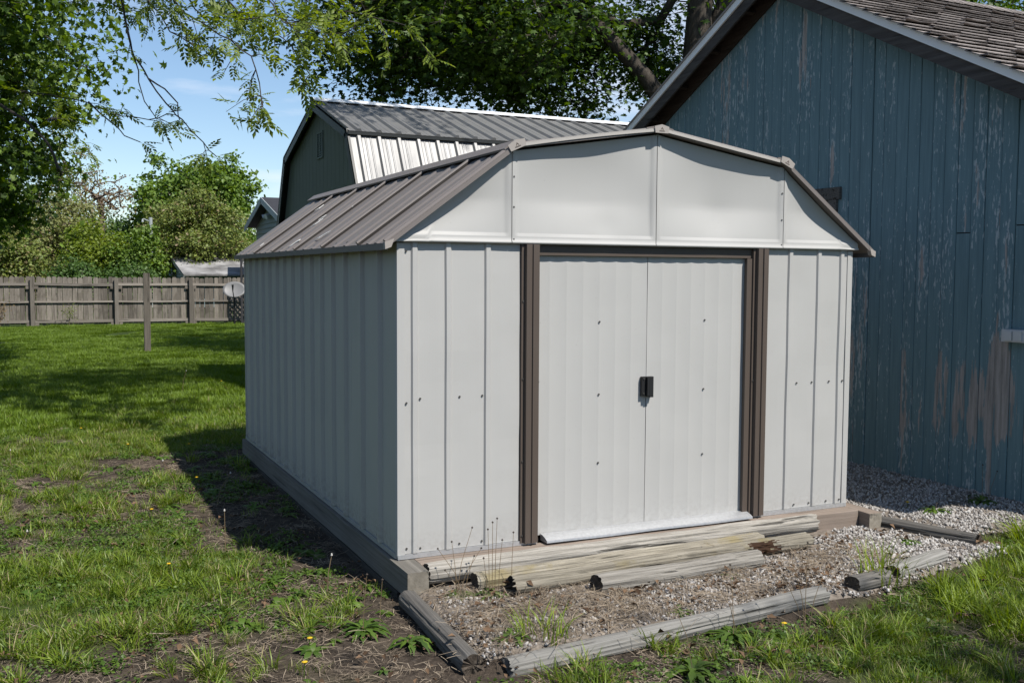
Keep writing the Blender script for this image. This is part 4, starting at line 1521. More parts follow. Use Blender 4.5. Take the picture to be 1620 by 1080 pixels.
lt = thing('lattice_screen', 'dark wooden lattice screen standing behind the satellite dish', 'lattice', (4.15, 27.75, -0.15))
MB().box(0, 0, 0, 0.06, 0.05, 2.2).box(1.7, 0, 0, 1.76, 0.05, 2.2).box(0.06, 0, 2.13, 1.7, 0.05, 2.2).box(0.06, 0, 0.02, 1.7, 0.05, 0.1).box(0.06, 0.001, 1.08, 1.7, 0.049, 1.14).build('frame', M['tar'], lt)
for s in (1, -1):
    for k in range(-13, 14):
        c0 = 0.9 + k * 0.17
        # diagonal slats clipped to the frame
        pts = []
        zlo, zhi = 0.1, 2.13
        za, zb = zlo, zhi
        xa = c0 - (1.1 - za) * s * 1.0
        xb = c0 + (zb - 1.1) * s
        p, q = Vector((xa, 0, za)), Vector((xb, 0, zb))
        d = q - p
        t0, t1 = 0.0, 1.0
        for lim, sg in ((0.06, 1), (1.70, -1)):
            fa, fb = sg * (p.x - lim), sg * (q.x - lim)
            if fa < 0 and fb < 0:
                t0, t1 = 1, 0
            elif fa < 0:
                t0 = max(t0, fa / (fa - fb))
            elif fb < 0:
                t1 = min(t1, fa / (fa - fb))
        if t1 - t0 > 0.08:
            y_ = 0.017 if s > 0 else 0.033
            MB().bar(p + d * t0 + Vector((0, y_, 0)), p + d * t1 + Vector((0, y_, 0)), 0.012, 0.05, (0, 1, 0)).build('slat', M['tar'], lt)

up_ = thing('utility_pole', 'pale utility pole with a lamp among the trees beyond the fence', 'pole', (3.21, 45.7, -0.15))
MB().tube([(0, 0, -0.1), (0, 0, 4.2)], [0.11, 0.085], 10).build('shaft', M['housetrim'], up_)
MB().tube([(0, 0, 4.0), (-0.3, -0.02, 4.12), (-0.36, -0.02, 4.1)], 0.025, 6).build('arm', M['housetrim'], up_)
MB().tube([(-0.36, -0.02, 4.12), (-0.36, -0.02, 3.98)], [0.03, 0.06], 10).build('lamp', M['housetrim'], up_)


# ------------------------------------------------------------------ trees
def leaves_arr(C, N, S, asp, seed, fold=0.12):
    """kite leaves: bases C, normals N, lengths S"""
    r = np.random.default_rng(seed)
    n = len(C)
    N = N / np.maximum(np.linalg.norm(N, axis=1, keepdims=True), 1e-6)
    t = r.normal(size=(n, 3))
    t -= N * (t * N).sum(1, keepdims=True)
    t /= np.maximum(np.linalg.norm(t, axis=1, keepdims=True), 1e-6)
    b = np.cross(N, t)
    S = S[:, None]
    base = C - t * S * 0.5
    tip = C + t * S * 0.5 - N * S * 0.12
    l = C - t * S * 0.05 + b * S * asp * 0.5 + N * S * fold
    rr = C - t * S * 0.05 - b * S * asp * 0.5 + N * S * fold
    V = np.stack([base, rr, tip, l], 1).reshape(-1, 3)
    k = np.arange(n)[:, None] * 4
    T = np.concatenate([k + np.array([[0, 1, 2]]), k + np.array([[0, 2, 3]])], 0)
    return V, T


def maple_arr(C, N, S, seed):
    """five-pointed leaves for trees close enough to read them"""
    r = np.random.default_rng(seed)
    n = len(C)
    N = N / np.maximum(np.linalg.norm(N, axis=1, keepdims=True), 1e-6)
    t = r.normal(size=(n, 3))
    t -= N * (t * N).sum(1, keepdims=True)
    t /= np.maximum(np.linalg.norm(t, axis=1, keepdims=True), 1e-6)
    b = np.cross(N, t)
    S = S[:, None]
    pol = [(-0.42, 0.0, 0.0), (-0.30, 0.42, -0.05), (0.0, 0.22, 0.05), (0.16, 0.50, -0.08), (0.22, 0.16, 0.04), (0.58, 0.0, -0.10),
           (0.22, -0.16, 0.04), (0.16, -0.50, -0.08), (0.0, -0.22, 0.05), (-0.30, -0.42, -0.05)]
    V = np.stack([C + t * S * p + b * S * q + N * S * h for p, q, h in pol], 1).reshape(-1, 3)
    tri = np.array([[0, 2, 1], [0, 4, 2], [2, 4, 3], [0, 5, 4], [0, 6, 5], [0, 8, 6], [8, 7, 6], [0, 9, 8]])
    T = (np.arange(n)[:, None, None] * 10 + tri[None]).reshape(-1, 3)
    return V, T


def skeleton(trunk, centers, step=0.7, seed=0, sag=0.12, bias=0.35):
    """grow limbs from the trunk polyline to every cluster centre; returns points, parents"""
    r = np.random.default_rng(seed)
    P = [np.array(p, float) for p in trunk]
    par = [-1] + list(range(len(trunk) - 1))
    dist = [0.0]
    for i in range(1, len(P)):
        dist.append(dist[-1] + np.linalg.norm(P[i] - P[i - 1]))
    fork = max(1, len(trunk) // 2)
    top = P[-1]
    order = np.argsort(np.linalg.norm(centers - top, axis=1) + r.random(len(centers)) * 0.4)
    allowed = list(range(fork, len(P)))
    for ci in order:
        c = centers[ci]
        A = np.array([P[k] for k in allowed])
        dd = np.array([dist[k] for k in allowed])
        cost = np.linalg.norm(A - c, axis=1) + bias * 0.35 * dd
        j = allowed[int(np.argmin(cost))]
        a = P[j]
        L = np.linalg.norm(c - a)
        n = max(1, int(L / step))
        prev = j
        side = r.normal(size=3) * L * 0.07
        for k in range(1, n + 1):
            s = k / n
            q = a + (c - a) * s + side * math.sin(PI * s) + np.array([0, 0, sag * L * math.sin(PI * s)])
            P.append(q)
            par.append(prev)
            dist.append(dist[prev] + np.linalg.norm(q - P[prev]))
            prev = len(P) - 1
            allowed.append(prev)
    return np.array(P), par


def skel_radii(P, par, tip=0.012, ex=2.3, cap=None):
    n = len(P)
    acc = np.zeros(n)
    kids = np.zeros(n, int)
    for p in par:
        if p >= 0:
            kids[p] += 1
    for i in range(n - 1, -1, -1):
        if kids[i] == 0:
            acc[i] = tip ** ex
        if par[i] >= 0:
            acc[par[i]] += acc[i]
    r = acc ** (1 / ex)
    if cap is not None:
        r = np.minimum(r, cap) if r.max() < cap else r * (cap / r.max()) ** np.clip((r - tip) / (r.max() - tip), 0, 1)
    return r


def seg_mesh(P, par, r, skip=0, K=5):
    m_v, m_f = [], []
    V, T = [], []
    b = 0
    for i in range(len(P)):
        p = par[i]
        if p < 0 or i < skip:
            continue
        a, c = Vector(P[p]), Vector(P[i])
        d = c - a
        if d.length < 1e-5:
            continue
        d.normalize()
        s = d.orthogonal().normalized()
        t = d.cross(s)
        k_ = K if r[i] < 0.06 else K + 4
        ra, rb = min(r[p], r[i] * 1.35), r[i]
        for k in range(k_):
            an = 2 * PI * k / k_
            u = s * math.cos(an) + t * math.sin(an)
            V.append(a - d * ra * 0.3 + u * ra)
        for k in range(k_):
            an = 2 * PI * k / k_
            u = s * math.cos(an) + t * math.sin(an)
            V.append(c + d * rb * 0.2 + u * rb)
        for k in range(k_):
            k2 = (k + 1) % k_
            T.append((b + k, b + k2, b + k_ + k2))
            T.append((b + k, b + k_ + k2, b + k_ + k))
        b += 2 * k_
    return np.array([tuple(v) for v in V]), np.array(T)


def cloud(n, c, r, seed, shell=0.45, gap=0.0, gs=1.0, flat=None):
    """cluster centres inside an uneven ellipsoid"""
    g = np.random.default_rng(seed)
    out = []
    c, r = np.array(c), np.array(r)
    while len(out) < n:
        d = g.normal(size=3)
        d /= np.linalg.norm(d)
        q = g.random() ** shell
        bump = 1 + 0.28 * mnoise.noise(Vector(d * 1.7 + seed)) + 0.16 * mnoise.noise(Vector(d * 4.1 + seed))
        p = c + d * q * r * bump
        if gap and mnoise.noise(Vector(p * gs)) < gap - 0.5:
            continue
        if p[2] < (flat if flat is not None else 0.25):
            continue
        out.append(p)
    return np.array(out)


def tree(name, label, trunk, r0, centers, per, sig, size, leafmat, barkmat=None, group=None, seed=0, asp=0.75, kind='kite', cat='tree',
         tip=0.012, sag=0.1, step=0.7, up=0.6, thin=None, spare=0.0, flatz=0.6):
    base = np.array(trunk[0], float)
    o = thing(name, label, cat, tuple(base), group)
    C = np.asarray(centers, float)
    P, par = skeleton(trunk, C, step, seed, sag)
    r = skel_radii(P, par, tip, 2.25, r0)
    nt = len(trunk)
    rt = np.linspace(r0, max(r0 * 0.45, r[nt - 1]), nt)
    rt[0] = r0 * 1.35
    Pl = P - base
    tv = MB().tube([Vector(p) for p in Pl[:nt]], list(rt), 12)
    tv.build('trunk', barkmat or M['bark'], o, smooth=True)
    V, T = seg_mesh(Pl, par, r, skip=nt)
    np_mesh('limbs', V, T, barkmat or M['bark'], o, smooth=True)
    g = np.random.default_rng(seed + 99)
    n = len(C) * per
    idx = np.repeat(np.arange(len(C)), per)
    sc = 0.6 + 0.8 * g.random(len(C))
    off = g.normal(size=(n, 3)) * sig * sc[idx][:, None]
    off[:, 2] *= flatz
    pos = C[idx] + off
    # twigs: thin sprays from each cluster centre
    tw = g.random(n) < 0.10
    nrm = off * 0.35 / sig + g.normal(size=(n, 3)) * 0.55
    nrm[:, 2] += up
    S = size * (0.6 + 0.7 * g.random(n))
    if kind == 'maple':
        V, T = maple_arr(pos - base, nrm, S, seed + 5)
    else:
        V, T = leaves_arr(pos - base, nrm, S, asp, seed + 5)
    np_mesh('crown', V, T, leafmat, o)
    # twigs
    a = C[idx[tw]] - base
    b = pos[tw] - base
    if len(a):
        d = b - a
        s = np.cross(d, g.normal(size=d.shape))
        s /= np.maximum(np.linalg.norm(s, axis=1, keepdims=True), 1e-6)
        w = tip * 0.45
        s2 = np.cross(d, s)
        s2 /= np.maximum(np.linalg.norm(s2, axis=1, keepdims=True), 1e-6)
        Vt = np.stack([a + s * w, a - s * 0.5 * w + s2 * 0.86 * w, a - s * 0.5 * w - s2 * 0.86 * w, b], 1).reshape(-1, 3)
        k = np.arange(len(a))[:, None] * 4
        Tt = np.concatenate([k + np.array([[0, 1, 3]]), k + np.array([[1, 2, 3]]), k + np.array([[2, 0, 3]])], 0)
        np_mesh('twigs', Vt, Tt, M['twig'] if barkmat is None else barkmat, o)
    return o


# the big maple behind the barns, its low boughs hanging over the metal roof
lowb = cloud(300, (7.2, 13.4, 6.1), (4.2, 3.4, 1.35), 3, 0.6, 0.32, 0.9)
lowb = lowb[~((lowb[:, 1] < 12.9) & (lowb[:, 0] > 7.0))]
lowl = cloud(46, (4.6, 14.2, 6.6), (1.7, 2.0, 1.3), 33, 0.6, 0.3, 0.9)
topb = cloud(230, (9.8, 13.0, 10.4), (6.4, 6.0, 4.6), 4, 0.4, 0.25, 0.5)
topb = topb[topb[:, 2] > 6.2]
tree('maple_tree', 'big dark green maple with thick grey limbs behind the barn roof',
     [(10.4, 12.1, -0.2), (10.35, 12.1, 2.0), (10.3, 12.0, 4.2), (10.28, 11.98, 5.8), (10.3, 11.9, 7.2), (10.2, 12.1, 9.5)], 0.42,
     np.concatenate([lowb, lowl, topb]), 105, 0.42, 0.125, M['maple'], None, 'maples around the yard', 11, kind='maple', tip=0.011, sag=0.06, up=1.1)
# its great leaning limbs
mt = bpy.data.objects['maple_tree']
bl = Vector((10.4, 12.1, -0.2))
for pts, rad in (([(10.33, 12.05, 3.4), (9.9, 12.15, 4.5), (9.35, 12.35, 5.35), (8.6, 12.8, 6.3), (7.7, 13.2, 6.95), (6.6, 13.6, 7.1), (5.4, 13.9, 6.9)], [0.24, 0.19, 0.16, 0.14, 0.12, 0.09, 0.05]),
                 ([(10.3, 11.95, 5.2), (10.75, 11.8, 6.6), (11.3, 11.5, 8.2)], [0.22, 0.22, 0.17]),
                 ([(8.6, 12.8, 6.3), (8.0, 12.5, 6.2), (7.2, 12.2, 5.9), (6.4, 12.0, 5.8)], [0.07, 0.06, 0.045, 0.025])):
    pp = [Vector(p) - bl for p in pts]
    MB().tube(pp, rad, 10).build('bough', M['bark'], mt, smooth=True)
# maple at the left edge
cl = cloud(560, (-4.35, 13.6, 5.9), (3.6, 3.3, 4.2), 6, 0.42, 0.26, 0.8, flat=1.9)
tree('maple_tree', 'tall leafy maple at the left edge, its boughs hanging down to fence height',
     [(-4.6, 13.9, -0.2), (-4.55, 13.9, 1.5), (-4.5, 13.8, 3.0), (-4.4, 13.7, 5.5), (-4.4, 13.6, 8.0)], 0.3, cl, 150, 0.42, 0.125, M['maple2'], None,
     'maples around the yard', 12, kind='maple', tip=0.010, sag=0.05, up=0.5)
# unseen maple behind the viewer: its shade dapples the front of the yard
cl = cloud(75, (2.4, -8.4, 7.4), (4.6, 2.3, 2.1), 15, 0.5, 0.3, 0.7)
cl = cl[cl[:, 1] < -0.67 * cl[:, 2] - 1.45]
tree('maple_tree', 'unseen maple standing behind the viewer, its shade dappling the near edge of the yard',
     [(3.6, -10.6, -0.2), (3.5, -10.5, 2.0), (3.3, -10.2, 4.0), (2.9, -9.6, 6.0), (2.6, -9.0, 7.4)], 0.26, cl, 60, 0.4, 0.13, M['maple2'], None, 'maples around the yard', 14, kind='maple', up=0.8)
# leafy tree above the barn's far ridge
cl = cloud(150, (19.5, 13.5, 8.6), (4.2, 4.0, 4.4), 8, 0.45, 0.25, 0.6)
tree('maple_tree', 'leafy green tree showing above the far end of the barn roof',
     [(19.5, 13.6, -0.2), (19.5, 13.6, 2.5), (19.6, 13.5, 5.0), (19.5, 13.5, 8.0)], 0.3, cl, 60, 0.5, 0.17, M['maple2'], None, 'maples around the yard', 13, up=0.5)

# trees and shrubs beyond the fence
BG = 'trees and shrubs beyond the fence'
bgt = [
    ('broadleaf_tree', 'tallest bright green tree behind the olive one, right of the utility pole', (6.7, 57.3), 0.22,
     [((5.4, 57.3, 5.4), (2.3, 2.6, 2.9), 130), ((8.3, 57.0, 6.4), (1.9, 2.2, 1.8), 80), ((6.6, 57.2, 3.4), (3.4, 2.6, 1.8), 70)], 70, 0.40, 0.26, 'bright', 'tree', 20),
    ('broadleaf_tree', 'round olive tree with a brownish top directly above the low outbuilding', (5.63, 46.8), 0.12,
     [((5.55, 46.8, 2.7), (2.45, 2.3, 2.8), 210), ((5.4, 46.8, 4.4), (1.2, 1.2, 1.0), 30)], 95, 0.30, 0.14, 'olive', 'tree', 21),
    ('bare_tree', 'sparse rust coloured tree with dark forking branches', (1.55, 54.2), 0.14,
     [((1.5, 54.2, 5.5), (1.75, 1.6, 1.5), 110)], 11, 0.28, 0.13, 'rust', 'tree', 22),
    ('bare_tree', 'thin pale brown tree half hidden behind the left maple', (-0.75, 48.5), 0.12,
     [((-0.6, 48.5, 5.9), (1.7, 1.6, 2.4), 110)], 16, 0.34, 0.13, 'olivebrown', 'tree', 23),
    ('shrub', 'broad olive brown thicket left of the yellow green bush', (-0.7, 45.3), 0.09,
     [((-0.8, 45.3, 2.5), (2.5, 2.0, 2.5), 190)], 80, 0.32, 0.14, 'olivebrown', 'shrub', 24),
    ('shrub', 'bright yellow green bush near the middle of the fence', (0.55, 40.3), 0.06,
     [((0.55, 40.3, 1.75), (1.3, 1.2, 1.75), 110)], 90, 0.26, 0.12, 'yellowgreen', 'shrub', 25),
    ('shrub', 'yellow green bush at the far left above the fence', (-2.6, 41.9), 0.06,
     [((-2.6, 41.9, 1.6), (1.5, 1.2, 1.5), 100)], 80, 0.28, 0.13, 'olive', 'shrub', 26),
    ('shrub', 'upright bright green bush just left of the utility pole', (2.1, 39.8), 0.05,
     [((2.1, 39.8, 1.7), (0.95, 1.0, 1.65), 80)], 90, 0.25, 0.13, 'bright', 'shrub', 27),
    ('shrub', 'low light green bush between the utility pole and the outbuilding', (4.4, 53.6), 0.05,
     [((4.4, 53.5, 1.8), (1.4, 1.0, 1.9), 80)], 90, 0.26, 0.13, 'yellowgreen', 'shrub', 28),
    ('shrub', 'dark green bush low behind the fence under the olive thicket', (-0.4, 34.6), 0.04,
     [((-0.4, 34.6, 1.0), (0.85, 0.7, 0.85), 60)], 90, 0.2, 0.11, 'darkleaf', 'shrub', 29),
    ('shrub', 'dark green bush low behind the fence under the upright bright bush', (1.45, 34.0), 0.04,
     [((1.45, 34.0, 0.95), (0.8, 0.7, 0.8), 60)], 90, 0.2, 0.11, 'darkleaf', 'shrub', 30),
    ('broadleaf_tree', 'green tree between the olive tree and the house', (8.3, 55.0), 0.12,
     [((8.4, 55.0, 3.0), (1.9, 1.8, 2.3), 110)], 80, 0.34, 0.17, 'bright', 'tree', 31),
    ('broadleaf_tree', 'dim green tree filling the gap behind the yellow green bush', (2.6, 60.0), 0.15,
     [((2.4, 60.0, 2.6), (3.2, 2.0, 2.4), 120)], 70, 0.4, 0.2, 'darkleaf', 'tree', 32),
    ('broadleaf_tree', 'leafy tree far at the left behind the maple', (-4.2, 52.0), 0.15,
     [((-4.0, 52.0, 3.6), (2.6, 2.2, 3.4), 150)], 80, 0.4, 0.17, 'olive', 'tree', 33)]
for nm, lab, (bx_, by_), r0, cls, per, sig, size, mt_, cat, sd in bgt:
    C = np.concatenate([cloud(n, c, r, sd * 7 + i, 0.42, 0.12, 0.9) for i, (c, r, n) in enumerate(cls)])
    zc = cls[0][0][2]
    tree(nm, lab, [(bx_, by_, -0.2), (bx_ + 0.05, by_, zc * 0.35), (bx_, by_, zc * 0.65), (cls[0][0][0], by_, zc)], r0, C, per, sig, size, M[mt_],
         M['bareb'] if nm == 'bare_tree' or mt_ == 'olivebrown' else None, BG, sd, cat=cat, tip=0.012 if nm != 'bare_tree' else 0.026, step=0.5, sag=0.02)
# one far wooded mass closing the horizon all round
fr_ = np.random.default_rng(77)
n = 26000
ang = fr_.random(n) * 2 * PI
ang2 = np.round(ang * 30) / 30
hgt = 5.0 + 6.0 * vnoise(ang * 9.0, ang * 0 + 2.0, 50) + 3 * vnoise(ang * 31.0, ang * 0 + 5.0, 51)
front_ = (np.abs((ang - math.atan2(0.98, 0.05) + PI) % (2 * PI) - PI) < 0.45)
hgt = np.where(front_, hgt * 0.62, hgt)
rad = 120 + 25 * fr_.random(n)
zz = hgt * fr_.random(n) ** 0.75
pos = np.stack([np.cos(ang) * rad, np.sin(ang) * rad, zz], 1)
nrm = fr_.normal(size=(n, 3))
nrm[:, 2] += 0.8
V, T = leaves_arr(pos, nrm, 1.6 + 1.4 * fr_.random(n), 0.8, 5)
tag(np_mesh('far_woods', V, T, M['darkleaf']), 'far wooded skyline all around the yard', 'woods', None, 'stuff')

# ------------------------------------------------------------------ walnut at the left, its sprays hanging into the view
BR = {
    'B1': [(-0.881, 7.336, 4.885), (-0.749, 7.036, 4.351), (-0.706, 6.995, 4.076), (-0.668, 6.96, 3.837), (-0.537, 6.677, 3.528), (-0.378, 6.582, 3.259), (-0.235, 6.301, 3.065), (-0.059, 6.202, 2.833), (0.046, 5.941, 2.661)],
    'B1b': [(-0.706, 6.995, 4.076), (-0.629, 7.136, 3.771), (-0.578, 7.299, 3.596), (-0.532, 7.261, 3.383), (-0.398, 7.285, 3.199)],
    'B1c': [(-0.537, 6.677, 3.528), (-0.395, 6.401, 3.395), (-0.291, 6.34, 3.23), (-0.294, 6.128, 3.037)],
    'B2': [(-2.414, 8.765, 3.701), (-2.286, 18.983, 5.277), (-1.545, 7.943, 3.48), (-1.099, 7.525, 3.359), (-0.794, 7.171, 3.191), (-0.51, 7.034, 3.144), (-0.34, 6.758, 3.187)],
    'B2b': [(-1.099, 7.525, 3.359), (-0.879, 7.406, 3.133), (-0.736, 7.127, 2.968), (-0.598, 7.058, 2.899)],
    'B3': [(-2.452, 9.376, 3.632), (-2.027, 8.966, 3.488), (-1.719, 8.604, 3.234), (-1.521, 8.294, 2.986), (-1.413, 8.221, 2.69), (-1.136, 18.304, 3.375), (-0.951, 18.197, 3.1)],
    'B3b': [(-1.515, 8.31, 3.246), (-1.045, 18.358, 4.692), (-0.898, 18.264, 4.364), (-0.585, 18.086, 3.931)],
    'T1': [(-0.609, 6.002, 4.745), (-0.476, 5.908, 4.305), (-0.306, 5.607, 4.008), (-0.114, 5.303, 3.811), (0.076, 5.205, 3.691), (0.203, 4.933, 3.501), (0.279, 4.88, 3.263), (0.287, 4.758, 3.022)],
    'T2': [(-0.183, 6.006, 4.806), (-0.017, 5.9, 4.422), (0.176, 5.586, 4.088), (0.458, 5.441, 3.92), (0.641, 5.14, 3.704), (0.803, 5.043, 3.408)],
    'T3': [(0.215, 5.413, 4.692), (0.373, 5.307, 4.259), (0.549, 4.997, 3.876), (0.822, 4.861, 3.774), (1.02, 4.566, 3.733), (1.102, 4.531, 3.775)],
    'T4': [(-0.733, 6.671, 4.92), (-0.595, 6.568, 4.39), (-0.47, 6.292, 4.145), (-0.368, 6.229, 3.95), (-0.207, 5.942, 3.78), (-0.033, 5.858, 3.749)],
    'T5': [(0.85, 5.726, 4.871), (1.018, 5.616, 4.448), (1.169, 5.323, 4.141), (1.43, 5.197, 4.078), (1.716, 4.853, 3.94)],
    'T6': [(-0.182, 4.784, 4.455), (-0.113, 4.723, 4.054), (0.055, 4.421, 3.723), (0.285, 4.315, 3.753), (0.445, 4.033, 3.653)],
    'T7': [(-0.285, 7.275, 5.157), (-0.168, 7.184, 4.661), (0.055, 6.854, 4.298), (0.307, 6.733, 4.265), (0.457, 6.445, 4.015)],
    'T8': [(-1.121, 7.667, 5.152), (-1.002, 7.58, 4.727), (-0.86, 7.293, 4.432), (-0.704, 7.212, 4.328)],
    'T9': [(0.508, 6.293, 4.986), (0.743, 6.153, 4.582), (0.999, 5.813, 4.3), (1.176, 5.718, 4.135), (1.18, 5.492, 3.796)],
}


def compound_template():
    """one pinnate leaf along +X, hanging a little: list of kite leaflets"""
    V, T = [], []
    L = 0.19
    prs = [(0.05, 0.055), (0.09, 0.07), (0.13, 0.075), (0.165, 0.068)]
    lf = []
    for s, ln in prs:
        for sg in (1, -1):
            lf.append((s, sg * 0.95, ln))
    lf.append((L, 0.0, 0.08))
    for s, a, ln in lf:
        z0 = -0.16 * s * s / L
        d = np.array([math.cos(a), math.sin(a), -0.25])
        d /= np.linalg.norm(d)
        b = np.array([-math.sin(a), math.cos(a), 0.0])
        o = np.array([s, 0, z0])
        k = len(V)
        w = ln * 0.46
        V += [o, o + d * ln * 0.45 + b * w * 0.5 + np.array([0, 0, 0.006]), o + d * ln, o + d * ln * 0.45 - b * w * 0.5 + np.array([0, 0, 0.006])]
        T += [(k, k + 3, k + 2), (k, k + 2, k + 1)]
    k = len(V)
    V += [np.array([0, 0.0015, 0]), np.array([0, -0.0015, 0]), np.array([L, 0, -0.16 * L])]
    T += [(k, k + 1, k + 2)]
    return np.array(V), np.array(T)


CV, CT = compound_template()


def put_compound(acc, p, d, s, r):
    d = np.array(d, float)
    d /= np.linalg.norm(d)
    upv = np.array([0, 0, 1.0]) + r.normal(size=3) * 0.35
    y = np.cross(upv, d)
    y /= max(np.linalg.norm(y), 1e-6)
    z = np.cross(d, y)
    R_ = np.stack([d, y, z], 1)
    acc.append((CV * s) @ R_.T + p)


wal = thing('walnut_tree', 'walnut tree at the left edge, leafy sprays hanging across the sky', 'tree', (-2.75, 8.05, -0.2))
WB = np.array([-2.75, 8.05, -0.2])
tr_pts = [(-2.85, 8.0, -0.2), (-2.72, 8.05, 1.5), (-2.52, 8.1, 3.0), (-2.28, 8.15, 4.6), (-2.0, 8.2, 6.0), (-1.7, 8.0, 8.0), (-1.6, 7.8, 9.6)]
MB().tube([Vector(p) - Vector(WB) for p in tr_pts], [0.36, 0.31, 0.27, 0.25, 0.22, 0.16, 0.08], 14).build('trunk', M['bark'], wal, smooth=True)
rw = np.random.default_rng(21)
wood_m = MB()
acc = []
roots = {'B1': (-1.9, 8.1, 6.2), 'T8': (-1.9, 8.1, 6.3), 'T4': (-1.9, 8.1, 6.5), 'T1': (-1.85, 8.1, 6.8), 'T7': (-1.85, 8.1, 6.9), 'T2': (-1.8, 8.1, 7.1),
         'T6': (-1.85, 8.1, 6.7), 'T3': (-1.75, 8.05, 7.3), 'T9': (-1.75, 8.05, 7.5), 'T5': (-1.7, 8.0, 7.7), 'B2': (-2.36, 8.12, 4.1), 'B3': (-2.42, 8.1, 3.9)}
dens = {'B1': 0.3, 'B1b': 0.4, 'B1c': 0.7, 'B2': 0.4, 'B2b': 0.8, 'B3': 0.25, 'B3b': 0.8, 'T9': 0.9, 'T5': 1.2}
for key, pl in BR.items():
    pl = [np.array(p) for p in pl]
    full = list(pl)
    if key in roots:
        a = np.array(roots[key])
        b = pl[0]
        mid = [a + (b - a) * s + np.array([0, 0, 0.35 * math.sin(PI * s)]) for s in (0.0, 0.25, 0.5, 0.75)]
        full = mid + full
    # resample with small kinks
    fine = []
    for p, q in zip(full[:-1], full[1:]):
        n = max(1, int(np.linalg.norm(q - p) / 0.12))
        for k in range(n):
            fine.append(p + (q - p) * k / n + rw.normal(size=3) * 0.009)
    fine.append(full[-1])
    n = len(fine)
    r_end = 0.005
    r_st = 0.026 if key == 'B1' else (0.03 if key == 'B2' else (0.022 if key in ('B3',) else (0.013 if key in roots else 0.010)))
    if key[0] == 'T':
        r_st = 0.02
    wood_m.tube([Vector(p - WB) for p in fine], [r_st + (r_end - r_st) * (i / (n - 1)) ** 0.8 for i in range(n)], 6)
    den = dens.get(key, 2.1)
    start = n // 3 if key in roots and key[0] == 'T' else (n // 4)
    for i in range(start, n):
        p = fine[i]
        d = fine[min(i + 1, n - 1)] - fine[max(i - 1, 0)]
        d /= max(np.linalg.norm(d), 1e-6)
        # side twig with leaves
        for _rep in range(int(rw.random() < 0.5 * min(den, 1.6)) + int(rw.random() < 0.5 * (den - 1.6))):
            td = d * 0.7 + rw.normal(size=3) * 0.7
            td[2] -= 0.08
            td /= np.linalg.norm(td)
            L = 0.14 + 0.34 * rw.random() * (1.0 if key[0] == 'T' else 0.8)
            tp = [p, p + td * L * 0.5 + np.array([0, 0, 0.02]), p + td * L + np.array([0, 0, -0.06 * L])]
            wood_m.tube([Vector(q - WB) for q in tp], [0.005, 0.004, 0.0025], 4)
            for k in range(rw.integers(4, 8)):
                s = 0.3 + 0.7 * min(1, k / 5)
                q = p + td * L * s
                ld = td * 0.6 + rw.normal(size=3) * 0.75
                ld[2] += 0.05
                put_compound(acc, q, ld, 0.6 + 0.6 * rw.random(), rw)
        if rw.random() < 0.35 * den and i > n * 0.5:
            ld = d * 0.6 + rw.normal(size=3) * 0.7
            put_compound(acc, p, ld, 0.55 + 0.5 * rw.random(), rw)
    for k in range(4):
        ld = d + rw.normal(size=3) * 0.5
        put_compound(acc, fine[-1], ld, 0.6 + 0.4 * rw.random(), rw)
wood_m.build('twigs', M['twig'], wal, fix=False)['kind'] = 'stuff'
# upper crown above the view
cl = np.concatenate([cloud(70, (-1.6, 7.6, 8.6), (3.2, 3.4, 2.2), 9, 0.5, 0.3, 0.8), cloud(70, (2.0, 7.2, 8.3), (3.0, 2.2, 1.5), 10, 0.5, 0.25, 0.8), cloud(95, (2.0, 4.9, 9.2), (3.4, 1.5, 0.9), 14, 0.6, 0.2, 0.8)])
cl = cl[cl[:, 2] > 6.3]
P, par = skeleton(tr_pts, cl, 0.6, 3, 0.05)
r = skel_radii(P, par, 0.012, 2.25, 0.16)
V, T = seg_mesh(P - WB, par, r, skip=len(tr_pts))
np_mesh('limbs', V, T, M['bark'], wal, smooth=True)
for c in cl:
    for k in range(16):
        p = c + rw.normal(size=3) * np.array([0.42, 0.42, 0.28])
        put_compound(acc, p, rw.normal(size=3) + np.array([0, 0, -0.2]), 0.7 + 0.6 * rw.random(), rw)
Vc = np.concatenate(acc) - WB
Tc = (np.arange(len(acc))[:, None, None] * len(CV) + CT[None]).reshape(-1, 3)
np_mesh('crown', Vc, Tc, M['walnut'], wal)


# ------------------------------------------------------------------ ground cover
def hidden_col(name):
    return bpy.data.collections.new(name)


def src(name, V, T, mat, col):
    me_o = np_mesh(name, V, T, mat)
    COL.objects.unlink(me_o)
    col.objects.link(me_o)
    return me_o


def blades(n, h, spread, width, bend, seed, segs=2, up=0.0, hvar=0.5):
    r = np.random.default_rng(seed)
    V, T = [], []
    for i in range(n):
        a = r.random() * 2 * PI
        q = math.sqrt(r.random()) * spread
        bx_, by_ = math.cos(a) * q, math.sin(a) * q
        az = a + r.normal() * 0.9
        H_ = h * (1 - hvar + 1.2 * hvar * r.random())
        be = bend * (0.4 + 0.9 * r.random())
        dx, dy = math.cos(az), math.sin(az)
        tw = az + PI / 2 + r.normal() * 0.4
        wx, wy = math.cos(tw) * width / 2, math.sin(tw) * width / 2
        k = len(V)
        for s in range(segs):
            t = s / segs
            o = be * t * t * H_
            z = H_ * (t - 0.35 * be * t * t)
            w = 1 - 0.35 * t
            V += [(bx_ + dx * o - wx * w, by_ + dy * o - wy * w, z - 0.006), (bx_ + dx * o + wx * w, by_ + dy * o + wy * w, z - 0.006)]
        V.append((bx_ + dx * be * H_, by_ + dy * be * H_, H_ * (1 - 0.35 * be)))
        for s in range(segs - 1):
            b = k + 2 * s
            T += [(b, b + 1, b + 3), (b, b + 3, b + 2)]
        b = k + 2 * (segs - 1)
        T.append((b, b + 1, b + 2))
    return np.array(V), np.array(T)


